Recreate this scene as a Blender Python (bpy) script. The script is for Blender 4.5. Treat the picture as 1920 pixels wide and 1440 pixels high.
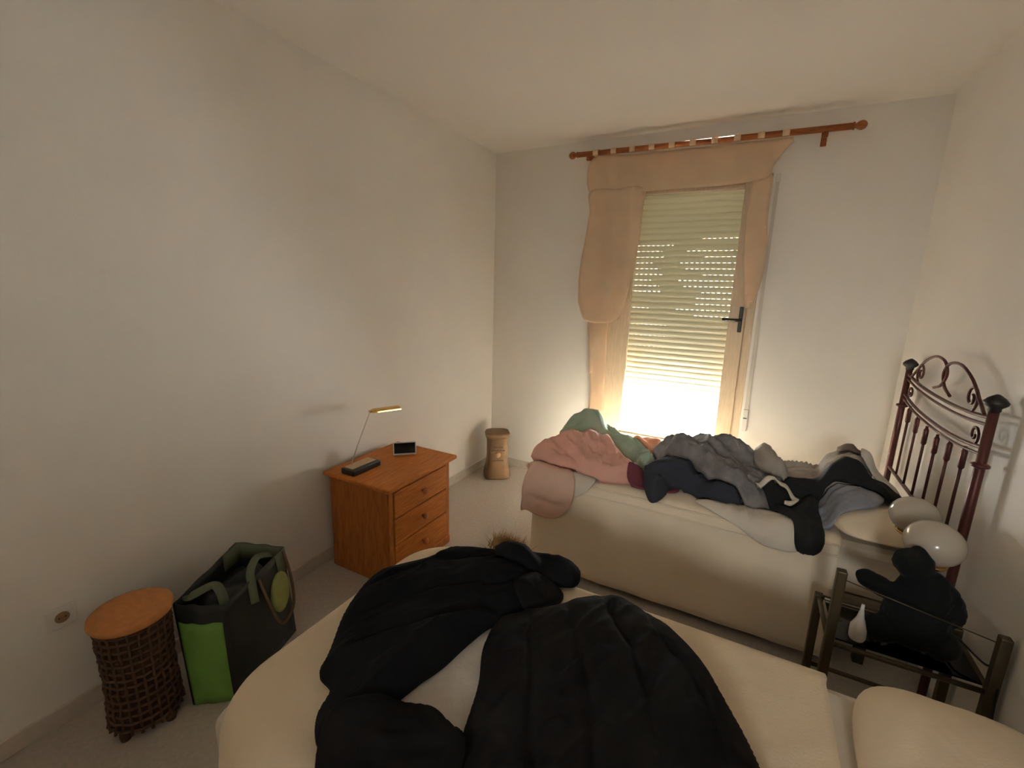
import bpy, bmesh, math, random
import numpy as np
from mathutils import Vector, Matrix

# ------------------------------------------------------------------ scene, camera, light
scene = bpy.context.scene
for o in list(bpy.data.objects):
    bpy.data.objects.remove(o)
COL = scene.collection

W, D, H = 2.972, 3.619, 2.80        # room: width, far wall, ceiling height (metres)
YB = -1.30                          # wall behind the camera

def make_camera():
    yaw, pitch, roll = 0.4887, 0.2083, 0.0279
    f = Vector((-math.sin(yaw) * math.cos(pitch), math.cos(yaw) * math.cos(pitch), -math.sin(pitch)))
    r = Vector((math.cos(yaw), math.sin(yaw), 0)); u = r.cross(f)
    r2 = math.cos(roll) * r + math.sin(roll) * u
    u2 = -math.sin(roll) * r + math.cos(roll) * u
    cam = bpy.data.cameras.new('camera')
    cam.sensor_width = 36.0
    cam.lens = 845.12 / 1920 * 36
    cam.clip_start = 0.02
    ob = bpy.data.objects.new('camera', cam)
    COL.objects.link(ob)
    m = Matrix((r2, u2, -f)).transposed().to_4x4()
    m.translation = Vector((2.1399, 0.0, 1.6663))
    ob.matrix_world = m
    scene.camera = ob
make_camera()

world = bpy.data.worlds.new('hazy_sky')
scene.world = world
world.use_nodes = True
bg = world.node_tree.nodes['Background']
bg.inputs[0].default_value = (1.0, 0.97, 0.93, 1)
bg.inputs[1].default_value = 27.0

sl = bpy.data.lights.new('sun', 'SUN')
sl.energy = 1850.0
sl.angle = math.radians(0.53)
sl.color = (0.96, 0.98, 1.0)
so_ = bpy.data.objects.new('sun', sl)
COL.objects.link(so_)
SUN_EL, SUN_AZ = math.radians(40), math.radians(-18)      # shines in through the open strip under the shutter
so_.rotation_euler = Vector((math.sin(SUN_AZ) * math.cos(SUN_EL), -math.cos(SUN_AZ) * math.cos(SUN_EL), -math.sin(SUN_EL))).to_track_quat('-Z', 'Y').to_euler()

# portals: only guide the sampling of the daylight through the two openings
HX0, HX1, HZ0, HZ1, YH = 2.00, 2.65, 1.60, 2.45, -3.10     # unseen hall window behind the camera, added as a fill light source
def portal(name, loc, sx, sz, rx):
    pl = bpy.data.lights.new(name, 'AREA')
    pl.shape = 'RECTANGLE'; pl.size = sx; pl.size_y = sz
    pl.cycles.is_portal = True
    po = bpy.data.objects.new(name, pl)
    COL.objects.link(po)
    po.location = loc
    po.rotation_euler = (math.radians(rx), 0, 0)
portal('window_portal', (1.59, D + 0.19, 0.72), 0.86, 0.40, -90)
portal('fill_window_portal', ((HX0 + HX1) / 2, YH - 0.13, (HZ0 + HZ1) / 2), HX1 - HX0 + 0.02, HZ1 - HZ0 + 0.02, 90)

vs = scene.view_settings
vs.view_transform = 'Standard'
vs.look = 'None'
vs.gamma = 1.0
vs.use_curve_mapping = False
vs.exposure = 0.9
scene.cycles.max_bounces = 14
scene.cycles.diffuse_bounces = 10
scene.cycles.transparent_max_bounces = 24
scene.cycles.use_denoising = True
scene.cycles.sample_clamp_indirect = 12.0

# ------------------------------------------------------------------ materials
MATS = {}
def mat(name, col, rough=0.8, var=0.0, vscale=8.0, metallic=0.0, bump=0.0, bscale=200.0,
        trans=0.0, sheen=0.0, stretch=(1, 1, 1), spec=0.5, coat=0.0):
    m = bpy.data.materials.new(name)
    m.use_nodes = True
    nt = m.node_tree
    b = nt.nodes['Principled BSDF']
    b.inputs['Base Color'].default_value = (*col, 1)
    b.inputs['Roughness'].default_value = rough
    b.inputs['Metallic'].default_value = metallic
    b.inputs['Specular IOR Level'].default_value = spec
    if sheen: b.inputs['Sheen Weight'].default_value = sheen
    if coat:
        b.inputs['Coat Weight'].default_value = coat
        b.inputs['Coat Roughness'].default_value = 0.25
    tc = nt.nodes.new('ShaderNodeTexCoord')
    mp = nt.nodes.new('ShaderNodeMapping')
    mp.inputs['Scale'].default_value = stretch
    nt.links.new(tc.outputs['Object'], mp.inputs['Vector'])
    if var:
        n = nt.nodes.new('ShaderNodeTexNoise')
        n.inputs['Scale'].default_value = vscale
        n.inputs['Detail'].default_value = 5
        nt.links.new(mp.outputs[0], n.inputs['Vector'])
        cr = nt.nodes.new('ShaderNodeValToRGB')
        cr.color_ramp.elements[0].position = 0.3
        cr.color_ramp.elements[1].position = 0.7
        cr.color_ramp.elements[0].color = (*[max(0, c * (1 - var)) for c in col], 1)
        cr.color_ramp.elements[1].color = (*[min(1, c * (1 + var)) for c in col], 1)
        nt.links.new(n.outputs['Fac'], cr.inputs[0])
        nt.links.new(cr.outputs[0], b.inputs['Base Color'])
    if bump:
        n2 = nt.nodes.new('ShaderNodeTexNoise')
        n2.inputs['Scale'].default_value = bscale
        n2.inputs['Detail'].default_value = 3
        nt.links.new(mp.outputs[0], n2.inputs['Vector'])
        bp = nt.nodes.new('ShaderNodeBump')
        bp.inputs['Strength'].default_value = bump
        bp.inputs['Distance'].default_value = 0.004
        nt.links.new(n2.outputs['Fac'], bp.inputs['Height'])
        nt.links.new(bp.outputs[0], b.inputs['Normal'])
    if trans:
        t = nt.nodes.new('ShaderNodeBsdfTranslucent')
        t.inputs[0].default_value = (*col, 1)
        mx = nt.nodes.new('ShaderNodeMixShader')
        mx.inputs[0].default_value = trans
        out = nt.nodes['Material Output']
        nt.links.new(b.outputs[0], mx.inputs[1])
        nt.links.new(t.outputs[0], mx.inputs[2])
        nt.links.new(mx.outputs[0], out.inputs[0])
    MATS[name] = m
    return m

def sheer_mat(name, col, alpha, trans):
    m = mat(name, col, 0.9, var=0.06, vscale=6, trans=trans)
    nt = m.node_tree
    out = nt.nodes['Material Output']
    src = out.inputs[0].links[0].from_socket
    tp = nt.nodes.new('ShaderNodeBsdfTransparent')
    mx = nt.nodes.new('ShaderNodeMixShader')
    mx.inputs[0].default_value = alpha
    nt.links.new(tp.outputs[0], mx.inputs[1])
    nt.links.new(src, mx.inputs[2])
    nt.links.new(mx.outputs[0], out.inputs[0])
    return m

def glass_mat(name):
    m = bpy.data.materials.new(name)
    m.use_nodes = True
    nt = m.node_tree
    nt.nodes.remove(nt.nodes['Principled BSDF'])
    out = nt.nodes['Material Output']
    tp = nt.nodes.new('ShaderNodeBsdfTransparent')
    tp.inputs[0].default_value = (0.95, 0.97, 0.96, 1)
    gl = nt.nodes.new('ShaderNodeBsdfGlossy')
    gl.inputs['Roughness'].default_value = 0.02
    fr = nt.nodes.new('ShaderNodeFresnel')
    fr.inputs[0].default_value = 1.45
    mx = nt.nodes.new('ShaderNodeMixShader')
    nt.links.new(fr.outputs[0], mx.inputs[0])
    nt.links.new(tp.outputs[0], mx.inputs[1])
    nt.links.new(gl.outputs[0], mx.inputs[2])
    nt.links.new(mx.outputs[0], out.inputs[0])
    MATS[name] = m
    return m

def pine_mat(name, c1, c2, stretch):
    m = mat(name, c1, 0.55, bump=0.06, bscale=60, stretch=stretch, spec=0.25)
    nt = m.node_tree
    b = nt.nodes['Principled BSDF']
    mp = [n for n in nt.nodes if n.type == 'MAPPING'][0]
    wv = nt.nodes.new('ShaderNodeTexNoise')
    wv.inputs['Scale'].default_value = 14
    wv.inputs['Detail'].default_value = 6
    wv.inputs['Distortion'].default_value = 1.2
    nt.links.new(mp.outputs[0], wv.inputs['Vector'])
    cr = nt.nodes.new('ShaderNodeValToRGB')
    cr.color_ramp.elements[0].position = 0.35
    cr.color_ramp.elements[1].position = 0.68
    cr.color_ramp.elements[0].color = (*c2, 1)
    cr.color_ramp.elements[1].color = (*c1, 1)
    nt.links.new(wv.outputs['Fac'], cr.inputs[0])
    nt.links.new(cr.outputs[0], b.inputs['Base Color'])
    return m

mat('plaster', (0.81, 0.785, 0.745), 0.92, var=0.015, vscale=3, bump=0.10, bscale=90, spec=0.2)
mat('ceiling_paint', (0.83, 0.79, 0.745), 0.95, var=0.01, vscale=2, spec=0.2)
mat('terrazzo', (0.47, 0.42, 0.365), 0.38, var=0.10, vscale=60)
mat('skirting', (0.58, 0.52, 0.46), 0.4, var=0.06, vscale=30)
mat('frame_wood', (0.58, 0.455, 0.32), 0.5, var=0.08, vscale=20, stretch=(4, 4, 0.6))
mat('shutter_plastic', (0.80, 0.74, 0.58), 0.55, trans=0.010)
mat('rubber_black', (0.012, 0.011, 0.010), 0.4)
mat('outside_tile', (0.75, 0.72, 0.68), 0.8, var=0.05)
mat('outside_wall', (0.85, 0.83, 0.80), 0.8)
glass_mat('pane')
glass_mat('table_glass')
sheer_mat('sheer', (0.85, 0.69, 0.52), 0.92, 0.40)
pine_mat('rod_wood', (0.34, 0.115, 0.03), (0.20, 0.06, 0.015), (0.4, 5, 5))
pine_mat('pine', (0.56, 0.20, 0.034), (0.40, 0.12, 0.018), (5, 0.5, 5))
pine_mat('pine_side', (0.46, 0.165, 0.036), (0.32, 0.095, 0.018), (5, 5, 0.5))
mat('knob_wood', (0.36, 0.105, 0.022), 0.35)
mat('brass', (0.78, 0.52, 0.20), 0.25, metallic=1.0)
mat('bronze_metal', (0.10, 0.075, 0.04), 0.45, metallic=0.6)
mat('headboard_iron', (0.085, 0.022, 0.018), 0.42, metallic=0.35)
mat('headboard_cap', (0.015, 0.012, 0.012), 0.5)
mat('bedspread_cream', (0.73, 0.605, 0.44), 0.9, var=0.04, vscale=5, bump=0.25, bscale=160, sheen=0.2)
mat('bedspread_far', (0.81, 0.705, 0.555), 0.9, var=0.04, vscale=5, bump=0.25, bscale=160, sheen=0.2)
mat('pillow_cotton', (0.77, 0.655, 0.50), 0.9, var=0.03, vscale=4, bump=0.2, bscale=150)
mat('mattress_ticking', (0.62, 0.56, 0.47), 0.9)
mat('base_fabric', (0.30, 0.25, 0.19), 0.9)
mat('opal_glass', (0.56, 0.50, 0.42), 0.12, trans=0.25, coat=0.5)
mat('plush_black', (0.008, 0.010, 0.010), 0.95, bump=0.6, bscale=90, sheen=0.05, spec=0.1)
mat('jacket_black', (0.0075, 0.0070, 0.0070), 0.85, bump=0.25, bscale=70, spec=0.12)
mat('jacket_navy', (0.006, 0.0068, 0.0082), 0.85, bump=0.25, bscale=70, spec=0.12)
mat('fur_brown', (0.30, 0.17, 0.055), 0.95)
mat('white_cloth', (0.52, 0.48, 0.43), 0.9, bump=0.2, bscale=120)
mat('cream_cloth', (0.66, 0.60, 0.52), 0.9, bump=0.2, bscale=120)
mat('peach_cloth', (0.80, 0.46, 0.38), 0.9, var=0.06, vscale=9, bump=0.2, bscale=120, trans=0.15)
mat('pale_peach_cloth', (0.80, 0.56, 0.46), 0.9, bump=0.2, bscale=120, trans=0.15)
mat('mint_cloth', (0.36, 0.46, 0.36), 0.9, var=0.06, vscale=9, bump=0.2, bscale=120)
mat('maroon_cloth', (0.16, 0.035, 0.055), 0.9, bump=0.2, bscale=120)
mat('orange_cloth', (0.75, 0.34, 0.20), 0.9, bump=0.2, bscale=120)
mat('navy_cloth', (0.030, 0.035, 0.052), 0.9, bump=0.2, bscale=120)
mat('grey_cloth', (0.22, 0.21, 0.22), 0.9, var=0.30, vscale=13, bump=0.3, bscale=120)
mat('taupe_cloth', (0.36, 0.32, 0.285), 0.9, var=0.12, vscale=12, bump=0.3, bscale=120)
mat('brown_cloth', (0.09, 0.065, 0.055), 0.9, bump=0.2, bscale=120)
mat('black_cloth', (0.008, 0.009, 0.011), 0.9, bump=0.2, bscale=120)
mat('slate_cloth', (0.26, 0.27, 0.32), 0.9, var=0.15, vscale=14, bump=0.2, bscale=120)
mat('raffia', (0.46, 0.185, 0.05), 0.7, var=0.12, vscale=40, bump=0.3, bscale=90)
mat('cane_dark', (0.075, 0.033, 0.013), 0.6, var=0.2, vscale=30)
mat('basket_inner', (0.045, 0.021, 0.009), 0.9)
mat('carved_wood', (0.13, 0.066, 0.024), 0.7, var=0.2, vscale=14, bump=0.3, bscale=50)
mat('carved_dark', (0.06, 0.028, 0.012), 0.8)
mat('carved_pale', (0.30, 0.19, 0.10), 0.7)
mat('bag_black', (0.010, 0.012, 0.012), 0.5, bump=0.1, bscale=40)
mat('bag_green', (0.15, 0.33, 0.055), 0.6, var=0.08, vscale=10)
mat('bag_olive', (0.115, 0.135, 0.075), 0.6, var=0.1, vscale=10)
mat('bag_badge', (0.30, 0.33, 0.10), 0.6, var=0.15, vscale=14)
mat('bag_handle', (0.13, 0.08, 0.045), 0.7)
mat('plastic_black', (0.012, 0.012, 0.014), 0.35)
mat('plastic_white', (0.70, 0.68, 0.65), 0.4)
mat('screen_black', (0.012, 0.014, 0.018), 0.12)
mat('base_plate_tan', (0.52, 0.36, 0.20), 0.4)
mat('strap_grey', (0.62, 0.58, 0.52), 0.8)
mat('door_wood', (0.45, 0.22, 0.08), 0.45, var=0.1, vscale=10, stretch=(4, 4, 0.5))

# ------------------------------------------------------------------ helpers
def tag(o, label=None, cat=None, group=None, kind=None):
    if label: o['label'] = label
    if cat: o['category'] = cat
    if group: o['group'] = group
    if kind: o['kind'] = kind
    return o

def empty(name, loc=(0, 0, 0), rz=0.0, label=None, cat=None, group=None, kind=None):
    o = bpy.data.objects.new(name, None)
    o.empty_display_size = 0.05
    COL.objects.link(o)
    o.location = loc
    o.rotation_euler = (0, 0, rz)
    return tag(o, label, cat, group, kind)

class MB:
    """collects shapes for ONE mesh object"""
    def __init__(s): s.v = []; s.f = []
    def add(s, v, f):
        k = len(s.v)
        s.v += [tuple(p) for p in v]
        s.f += [tuple(i + k for i in q) for q in f]
        return s
    def box(s, x0, x1, y0, y1, z0, z1):
        v = [(x, y, z) for x in (x0, x1) for y in (y0, y1) for z in (z0, z1)]
        return s.add(v, [(0, 1, 3, 2), (4, 6, 7, 5), (0, 4, 5, 1), (2, 3, 7, 6), (0, 2, 6, 4), (1, 5, 7, 3)])
    def hexa(s, b, t):
        v = list(b) + list(t)
        return s.add(v, [(3, 2, 1, 0), (4, 5, 6, 7), (0, 1, 5, 4), (1, 2, 6, 5), (2, 3, 7, 6), (3, 0, 4, 7)])
    def tube(s, pts, r, seg=10, caps=True, closed=False):
        pts = [Vector(p) for p in pts]
        n = len(pts)
        rad = list(r) if hasattr(r, '__len__') else [r] * n
        up = None
        rings = []
        for i, p in enumerate(pts):
            if closed: t = pts[(i + 1) % n] - pts[i - 1]
            elif i == 0: t = pts[1] - p
            elif i == n - 1: t = p - pts[i - 1]
            else: t = pts[i + 1] - pts[i - 1]
            t.normalize()
            if up is None:
                up = Vector((0, 0, 1)) if abs(t.z) < 0.9 else Vector((1, 0, 0))
            a = t.cross(up)
            if a.length < 1e-5: a = t.orthogonal()
            a.normalize()
            bb = a.cross(t).normalized()
            up = bb
            rings.append([p + rad[i] * (math.cos(k * 2 * math.pi / seg) * a + math.sin(k * 2 * math.pi / seg) * bb) for k in range(seg)])
        v = [q for rg in rings for q in rg]
        f = []
        m = n if closed else n - 1
        for i in range(m):
            j = (i + 1) % n
            for k in range(seg):
                k2 = (k + 1) % seg
                f.append((i * seg + k, i * seg + k2, j * seg + k2, j * seg + k))
        if caps and not closed:
            f.append(tuple(range(seg))[::-1])
            f.append(tuple((n - 1) * seg + k for k in range(seg)))
        return s.add(v, f)
    def lathe(s, prof, c=(0, 0, 0), seg=24, axis='z'):
        v = []; f = []
        n = len(prof)
        for r, h in prof:
            for k in range(seg):
                a = k * 2 * math.pi / seg
                x, y = r * math.cos(a), r * math.sin(a)
                q = {'z': (x, y, h), 'x': (h, x, y), 'y': (y, h, x)}[axis]
                v.append((q[0] + c[0], q[1] + c[1], q[2] + c[2]))
        for i in range(n - 1):
            for k in range(seg):
                k2 = (k + 1) % seg
                f.append((i * seg + k, i * seg + k2, (i + 1) * seg + k2, (i + 1) * seg + k))
        f.append(tuple(range(seg))[::-1])
        f.append(tuple((n - 1) * seg + k for k in range(seg)))
        return s.add(v, f)
    def build(s, name, m, parent=None, smooth=False, bevel=0.0, bseg=2):
        me = bpy.data.meshes.new(name)
        me.from_pydata(s.v, [], s.f)
        me.materials.append(MATS[m])
        bm = bmesh.new(); bm.from_mesh(me)
        bmesh.ops.recalc_face_normals(bm, faces=bm.faces)
        bm.to_mesh(me); bm.free()
        if smooth:
            for p in me.polygons: p.use_smooth = True
        o = bpy.data.objects.new(name, me)
        COL.objects.link(o)
        if parent is not None: o.parent = parent
        if bevel:
            b = o.modifiers.new('bevel', 'BEVEL')
            b.width = bevel; b.segments = bseg; b.limit_method = 'ANGLE'
            b.angle_limit = math.radians(40)
        return o

def box(name, m, parent, x0, x1, y0, y1, z0, z1, bevel=0.0):
    return MB().box(x0, x1, y0, y1, z0, z1).build(name, m, parent, bevel=bevel)

def instance(src, name, parent, loc):
    o = src.copy()
    o.name = name
    COL.objects.link(o)
    o.parent = parent
    o.location = loc
    return o

def struct(o): o['kind'] = 'structure'; return o

def bez(pts, n=10):
    """Catmull-Rom through 3-D points"""
    P = [Vector(p) for p in pts]
    P = [2 * P[0] - P[1]] + P + [2 * P[-1] - P[-2]]
    out = []
    for i in range(1, len(P) - 2):
        for k in range(n):
            t = k / n
            out.append(0.5 * ((2 * P[i]) + (-P[i - 1] + P[i + 1]) * t + (2 * P[i - 1] - 5 * P[i] + 4 * P[i + 1] - P[i + 2]) * t * t
                              + (-P[i - 1] + 3 * P[i] - 3 * P[i + 1] + P[i + 2]) * t ** 3))
    out.append(P[-2])
    return out

# value noise on arrays
def vnoise(x, y, seed=0):
    x = np.asarray(x, float); y = np.asarray(y, float)
    xi = np.floor(x).astype(np.int64); yi = np.floor(y).astype(np.int64)
    xf = x - xi; yf = y - yi
    def hsh(a, b):
        h = (a * 374761393 + b * 668265263 + seed * 1442695041) & 0xFFFFFFFF
        h = ((h ^ (h >> 13)) * 1274126177) & 0xFFFFFFFF
        return ((h ^ (h >> 16)) & 0xFFFF) / 65535.0
    u = xf ** 3 * (xf * (xf * 6 - 15) + 10); v = yf ** 3 * (yf * (yf * 6 - 15) + 10)
    a = hsh(xi, yi); b = hsh(xi + 1, yi); c = hsh(xi, yi + 1); d = hsh(xi + 1, yi + 1)
    return (a * (1 - u) + b * u) * (1 - v) + (c * (1 - u) + d * u) * v

def folds(u, v, seed, ang, freq, aniso=3.0):
    """ridged cloth folds, 0..1, long in direction ang"""
    ca, sa = math.cos(ang), math.sin(ang)
    p = (u * ca + v * sa) * freq / aniso
    q = (-u * sa + v * ca) * freq
    wx = vnoise(p * 1.3 + 11, q * 0.6 + 5, seed + 7) - 0.5
    wy = vnoise(p * 1.1 + 3, q * 0.5 + 17, seed + 8) - 0.5
    a = 1 - np.abs(2 * vnoise(p + wx * 1.2, q + wy * 1.5, seed) - 1)
    b = vnoise(p * 2.2 + 9, q * 2.1 + wx * 2, seed + 1)
    c = 1 - np.abs(2 * vnoise(p * 3 + 1, q * 3.3 + wy * 2, seed + 2) - 1)
    e = 1 - np.abs(2 * vnoise(p * 6 + 4, q * 5.5 + wx * 3, seed + 4) - 1)
    return 0.55 * a ** 1.5 + 0.20 * b + 0.15 * c ** 2 + 0.10 * e ** 2

# ------------------------------------------------------------------ the setting
TH = 0.30
def plain(name, m, x0, x1, y0, y1, z0, z1):
    return struct(box(name, m, None, x0, x1, y0, y1, z0, z1))

plain('floor', 'terrazzo', -TH, W + TH, YH - TH, D + TH, -0.12, 0)
plain('ceiling', 'ceiling_paint', -TH, W + TH, YH - TH, D + TH, H, H + 0.12)
plain('wall_left', 'plaster', -TH, 0, YB - TH, D + TH, 0, H)
plain('wall_right', 'plaster', W, W + TH, YH - TH, D + TH, 0, H)
# far wall with the window opening
OX0, OX1, OZ0, OZ1 = 0.985, 2.125, 0.50, 2.46
mb = MB()
TF = 0.18
mb.box(0, OX0, D, D + TF, 0, H).box(OX1, W, D, D + TF, 0, H)
mb.box(OX0, OX1, D, D + TF, 0, OZ0).box(OX0, OX1, D, D + TF, OZ1, H)
struct(mb.build('wall_far', 'plaster'))
# wall behind the camera; open door and hall are added to let fill light in
DX0, DX1, DZ, TN = 1.85, 2.70, 2.08, 0.12
mb = MB()
mb.box(0, DX0, YB - TN, YB, 0, H).box(DX1, W, YB - TN, YB, 0, H).box(DX0, DX1, YB - TN, YB, DZ, H)
struct(mb.build('wall_near', 'plaster'))
plain('wall_fill_hall_left', 'plaster', 1.35, 1.50, YH, YB - TN, 0, H)  # unseen hall, added to carry fill light to the doorway
mb = MB()
mb.box(1.35, HX0, YH - 0.12, YH, 0, H).box(HX1, W, YH - 0.12, YH, 0, H).box(HX0, HX1, YH - 0.12, YH, 0, HZ0).box(HX0, HX1, YH - 0.12, YH, HZ1, H)
struct(mb.build('wall_fill_hall_end', 'plaster'))
w2 = struct(empty('fill_window', (0, 0, 0)))  # added window, brightens the surfaces that face the camera
for (x0, x1, z0, z1) in ((HX0, HX0 + 0.03, HZ0, HZ1), (HX1 - 0.03, HX1, HZ0, HZ1), (HX0 + 0.03, HX1 - 0.03, HZ0, HZ0 + 0.03), (HX0 + 0.03, HX1 - 0.03, HZ1 - 0.03, HZ1)):
    box('window_frame', 'frame_wood', w2, x0, x1, YH - 0.09, YH - 0.04, z0, z1)
box('glass_pane', 'pane', w2, HX0 + 0.03, HX1 - 0.03, YH - 0.066, YH - 0.062, HZ0 + 0.03, HZ1 - 0.03)
dr = struct(empty('fill_door', (0, 0, 0)))  # added door, left open so the hall's fill light gets through
box('door_leaf', 'door_wood', dr, DX0 - 0.20, DX0 - 0.16, YB - TN - 0.85, YB - TN - 0.03, 0.005, DZ - 0.03, 0.004)
mb = MB()
mb.box(DX0 - 0.06, DX0 + 0.03, YB - TN - 0.015, YB + 0.015, 0, DZ + 0.06).box(DX1 - 0.03, DX1 + 0.06, YB - TN - 0.015, YB + 0.015, 0, DZ + 0.06)
mb.box(DX0 + 0.03, DX1 - 0.03, YB - TN - 0.015, YB + 0.015, DZ - 0.03, DZ + 0.06)
mb.build('door_frame', 'door_wood', dr, bevel=0.004)
mb = MB().tube([(DX0 - 0.16, YB - TN - 0.78, 1.02), (DX0 - 0.11, YB - TN - 0.78, 1.02), (DX0 - 0.11, YB - TN - 0.66, 1.02)], 0.009)
mb.build('door_handle', 'brass', dr, smooth=True)
# skirtings
BH, BT = 0.075, 0.012
def skirt(name, x0, x1, y0, y1):
    return struct(box(name, 'skirting', None, x0, x1, y0, y1, 0, BH, 0.003))
skirt('baseboard_left', 0, BT, YB, D)
skirt('baseboard_far', BT, W - BT, D - BT, D)
skirt('baseboard_right', W - BT, W, YB, D)
mb = MB().box(BT, DX0 - 0.06, YB, YB + BT, 0, BH).box(DX1 + 0.06, W - BT, YB, YB + BT, 0, BH)
struct(mb.build('baseboard_near', 'skirting', bevel=0.003))
# ------------------------------------------------------------------ window with roller shutter
win = struct(empty('window_1', (0, 0, 0)))
FY0, FY1 = D + 0.015, D + 0.068
GX0, GX1, GZ0, GZ1 = 1.245, 1.965, 0.585, 2.40
def rail(name, x0, x1, z0, z1, y0=FY0, y1=FY1):
    return box(name, 'frame_wood', win, x0, x1, y0, y1, z0, z1, 0.004)
rail('outer_frame', OX0, OX0 + 0.07, OZ0, OZ1)
rail('outer_frame', OX1 - 0.055, OX1, OZ0, OZ1)
rail('outer_frame', OX0 + 0.07, OX1 - 0.055, GZ1 + 0.02, OZ1)
rail('outer_frame', OX0 + 0.07, OX1 - 0.055, OZ0, OZ0 + 0.035)
SY0, SY1 = D + 0.003, D + 0.055
rail('sash_stile', OX0 + 0.071, GX0, OZ0 + 0.036, GZ1 + 0.019, SY0, SY1)
st = rail('sash_stile', GX1, OX1 - 0.056, OZ0 + 0.036, GZ1 + 0.019, SY0, SY1)
rail('sash_rail', GX0, GX1, GZ1 - 0.02, GZ1 + 0.019, SY0, SY1)
rail('sash_rail', GX0, GX1, OZ0 + 0.036, GZ0, SY0, SY1)
box('glass_pane', 'pane', win, GX0, GX1, D + 0.026, D + 0.030, GZ0, GZ1 - 0.02)
# lever handle: plate on the stile and a bar pointing left
hm = MB()
hm.box(2.028, 2.054, SY0 - 0.010, SY0, 1.405, 1.585)
hd = hm.build('handle_plate', 'rubber_black', win, bevel=0.006)
hb = MB().tube([(2.041, SY0 - 0.006, 1.492), (2.041, SY0 - 0.048, 1.492)], 0.012)
hb.tube([(2.048, SY0 - 0.048, 1.492), (2.0, SY0 - 0.052, 1.492), (1.925, SY0 - 0.050, 1.494)], [0.013, 0.0105, 0.0095])
hb.build('handle_lever', 'rubber_black', hd, smooth=True)
# window sill board inside
box('window_sill', 'frame_wood', win, OX0 - 0.0, OX1 + 0.0, D + 0.001, SY0 - 0.0005, OZ0 - 0.001, OZ0 + 0.02, 0.003)
# roller shutter: guides, slats with light slots
sh = box('shutter_guide', 'shutter_plastic', win, OX0, GX0 - 0.055, D + 0.095, D + 0.14, OZ0, OZ1 + 0.0)
box('shutter_guide', 'shutter_plastic', win, GX1 + 0.045, OX1, D + 0.095, D + 0.14, OZ0, OZ1 + 0.0)
SX0, SX1 = GX0 - 0.055, GX1 + 0.045
PITCH = 0.0435
def slat_mesh(lo, hi):
    """one slat; between x fractions lo..hi its top web is closed, outside that it is pierced by light slots"""
    m = MB()
    prof = [(0.0, 0.0), (-0.004, 0.006), (-0.0055, 0.019), (-0.004, 0.033), (0.0, 0.0385), (0.006, 0.0385), (0.006, 0.0)]
    v = [(x, y, z) for x in (SX0, SX1) for (y, z) in prof]
    n = len(prof)
    f = [tuple(range(n)), tuple(range(2 * n - 1, n - 1, -1))] + [(i, (i + 1) % n, n + (i + 1) % n, n + i) for i in range(n)]
    m.add(v, f)
    xa, xb = SX0 + (SX1 - SX0) * lo, SX0 + (SX1 - SX0) * hi
    SLOT = 0.0005
    m.box(SX0, SX1, 0.0015, 0.0035, 0.0385, PITCH - SLOT)
    x = SX0
    while x < xa:
        m.box(x, min(x + 0.020, SX1), 0.0015, 0.0035, PITCH - SLOT, PITCH)
        x += 0.037
    m.box(xa, xb, 0.0015, 0.0035, PITCH - SLOT, PITCH)
    x = xb
    while x < SX1:
        m.box(x, min(x + 0.020, SX1), 0.0015, 0.0035, PITCH - SLOT, PITCH)
        x += 0.037
    return m
kinds = [(0.0, 1.0), (0.0, 0.62), (0.30, 0.50), (0.34, 0.66), (0.22, 0.45), (0.40, 1.0)]
protos = {}
z = 0.893
k = 0
pattern = [0, 0, 0, 0, 0, 0, 0, 5, 0, 5, 0, 5, 0, 1, 4, 1, 1, 3, 2, 4, 3, 2, 4, 3, 2, 5, 1, 0, 0, 0, 0, 0, 0, 0, 0, 0, 0]
while z + PITCH < OZ1 - 0.02:
    kd = pattern[min(k, len(pattern) - 1)]
    if kd not in protos:
        protos[kd] = slat_mesh(*kinds[kd]).build('slat', 'shutter_plastic', sh)
        protos[kd].location = (0, D + 0.112, z)
    else:
        instance(protos[kd], 'slat', sh, (0, D + 0.112, z))
    z += PITCH
    k += 1
box('shutter_box', 'shutter_plastic', win, GX0 - 0.055, GX1 + 0.045, D + 0.095, D + 0.14, z, OZ1)
box('shutter_bottom_bar', 'shutter_plastic', sh, SX0, SX1, D + 0.107, D + 0.121, 0.872, 0.8925)
# pull strap with its winder box on the wall
sp = empty('shutter_strap', (2.155, D, 0.75), label='pale grey shutter pull strap with small winder box beside the window', cat='strap')
box('strap', 'strap_grey', sp, -0.011, 0.011, -0.008, -0.005, 0.06, 1.66)
mb = MB().box(-0.017, 0.017, -0.016, 0, -0.06, 0.10)
mb.build('winder_box', 'plastic_white', sp, bevel=0.004)
box('slot', 'rubber_black', sp, -0.012, 0.012, -0.0175, -0.0158, 0.034, 0.042)
mb = MB().box(-0.014, 0.014, -0.014, 0, 1.65, 1.70)
mb.build('strap_guide', 'plastic_white', sp, bevel=0.003)

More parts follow.
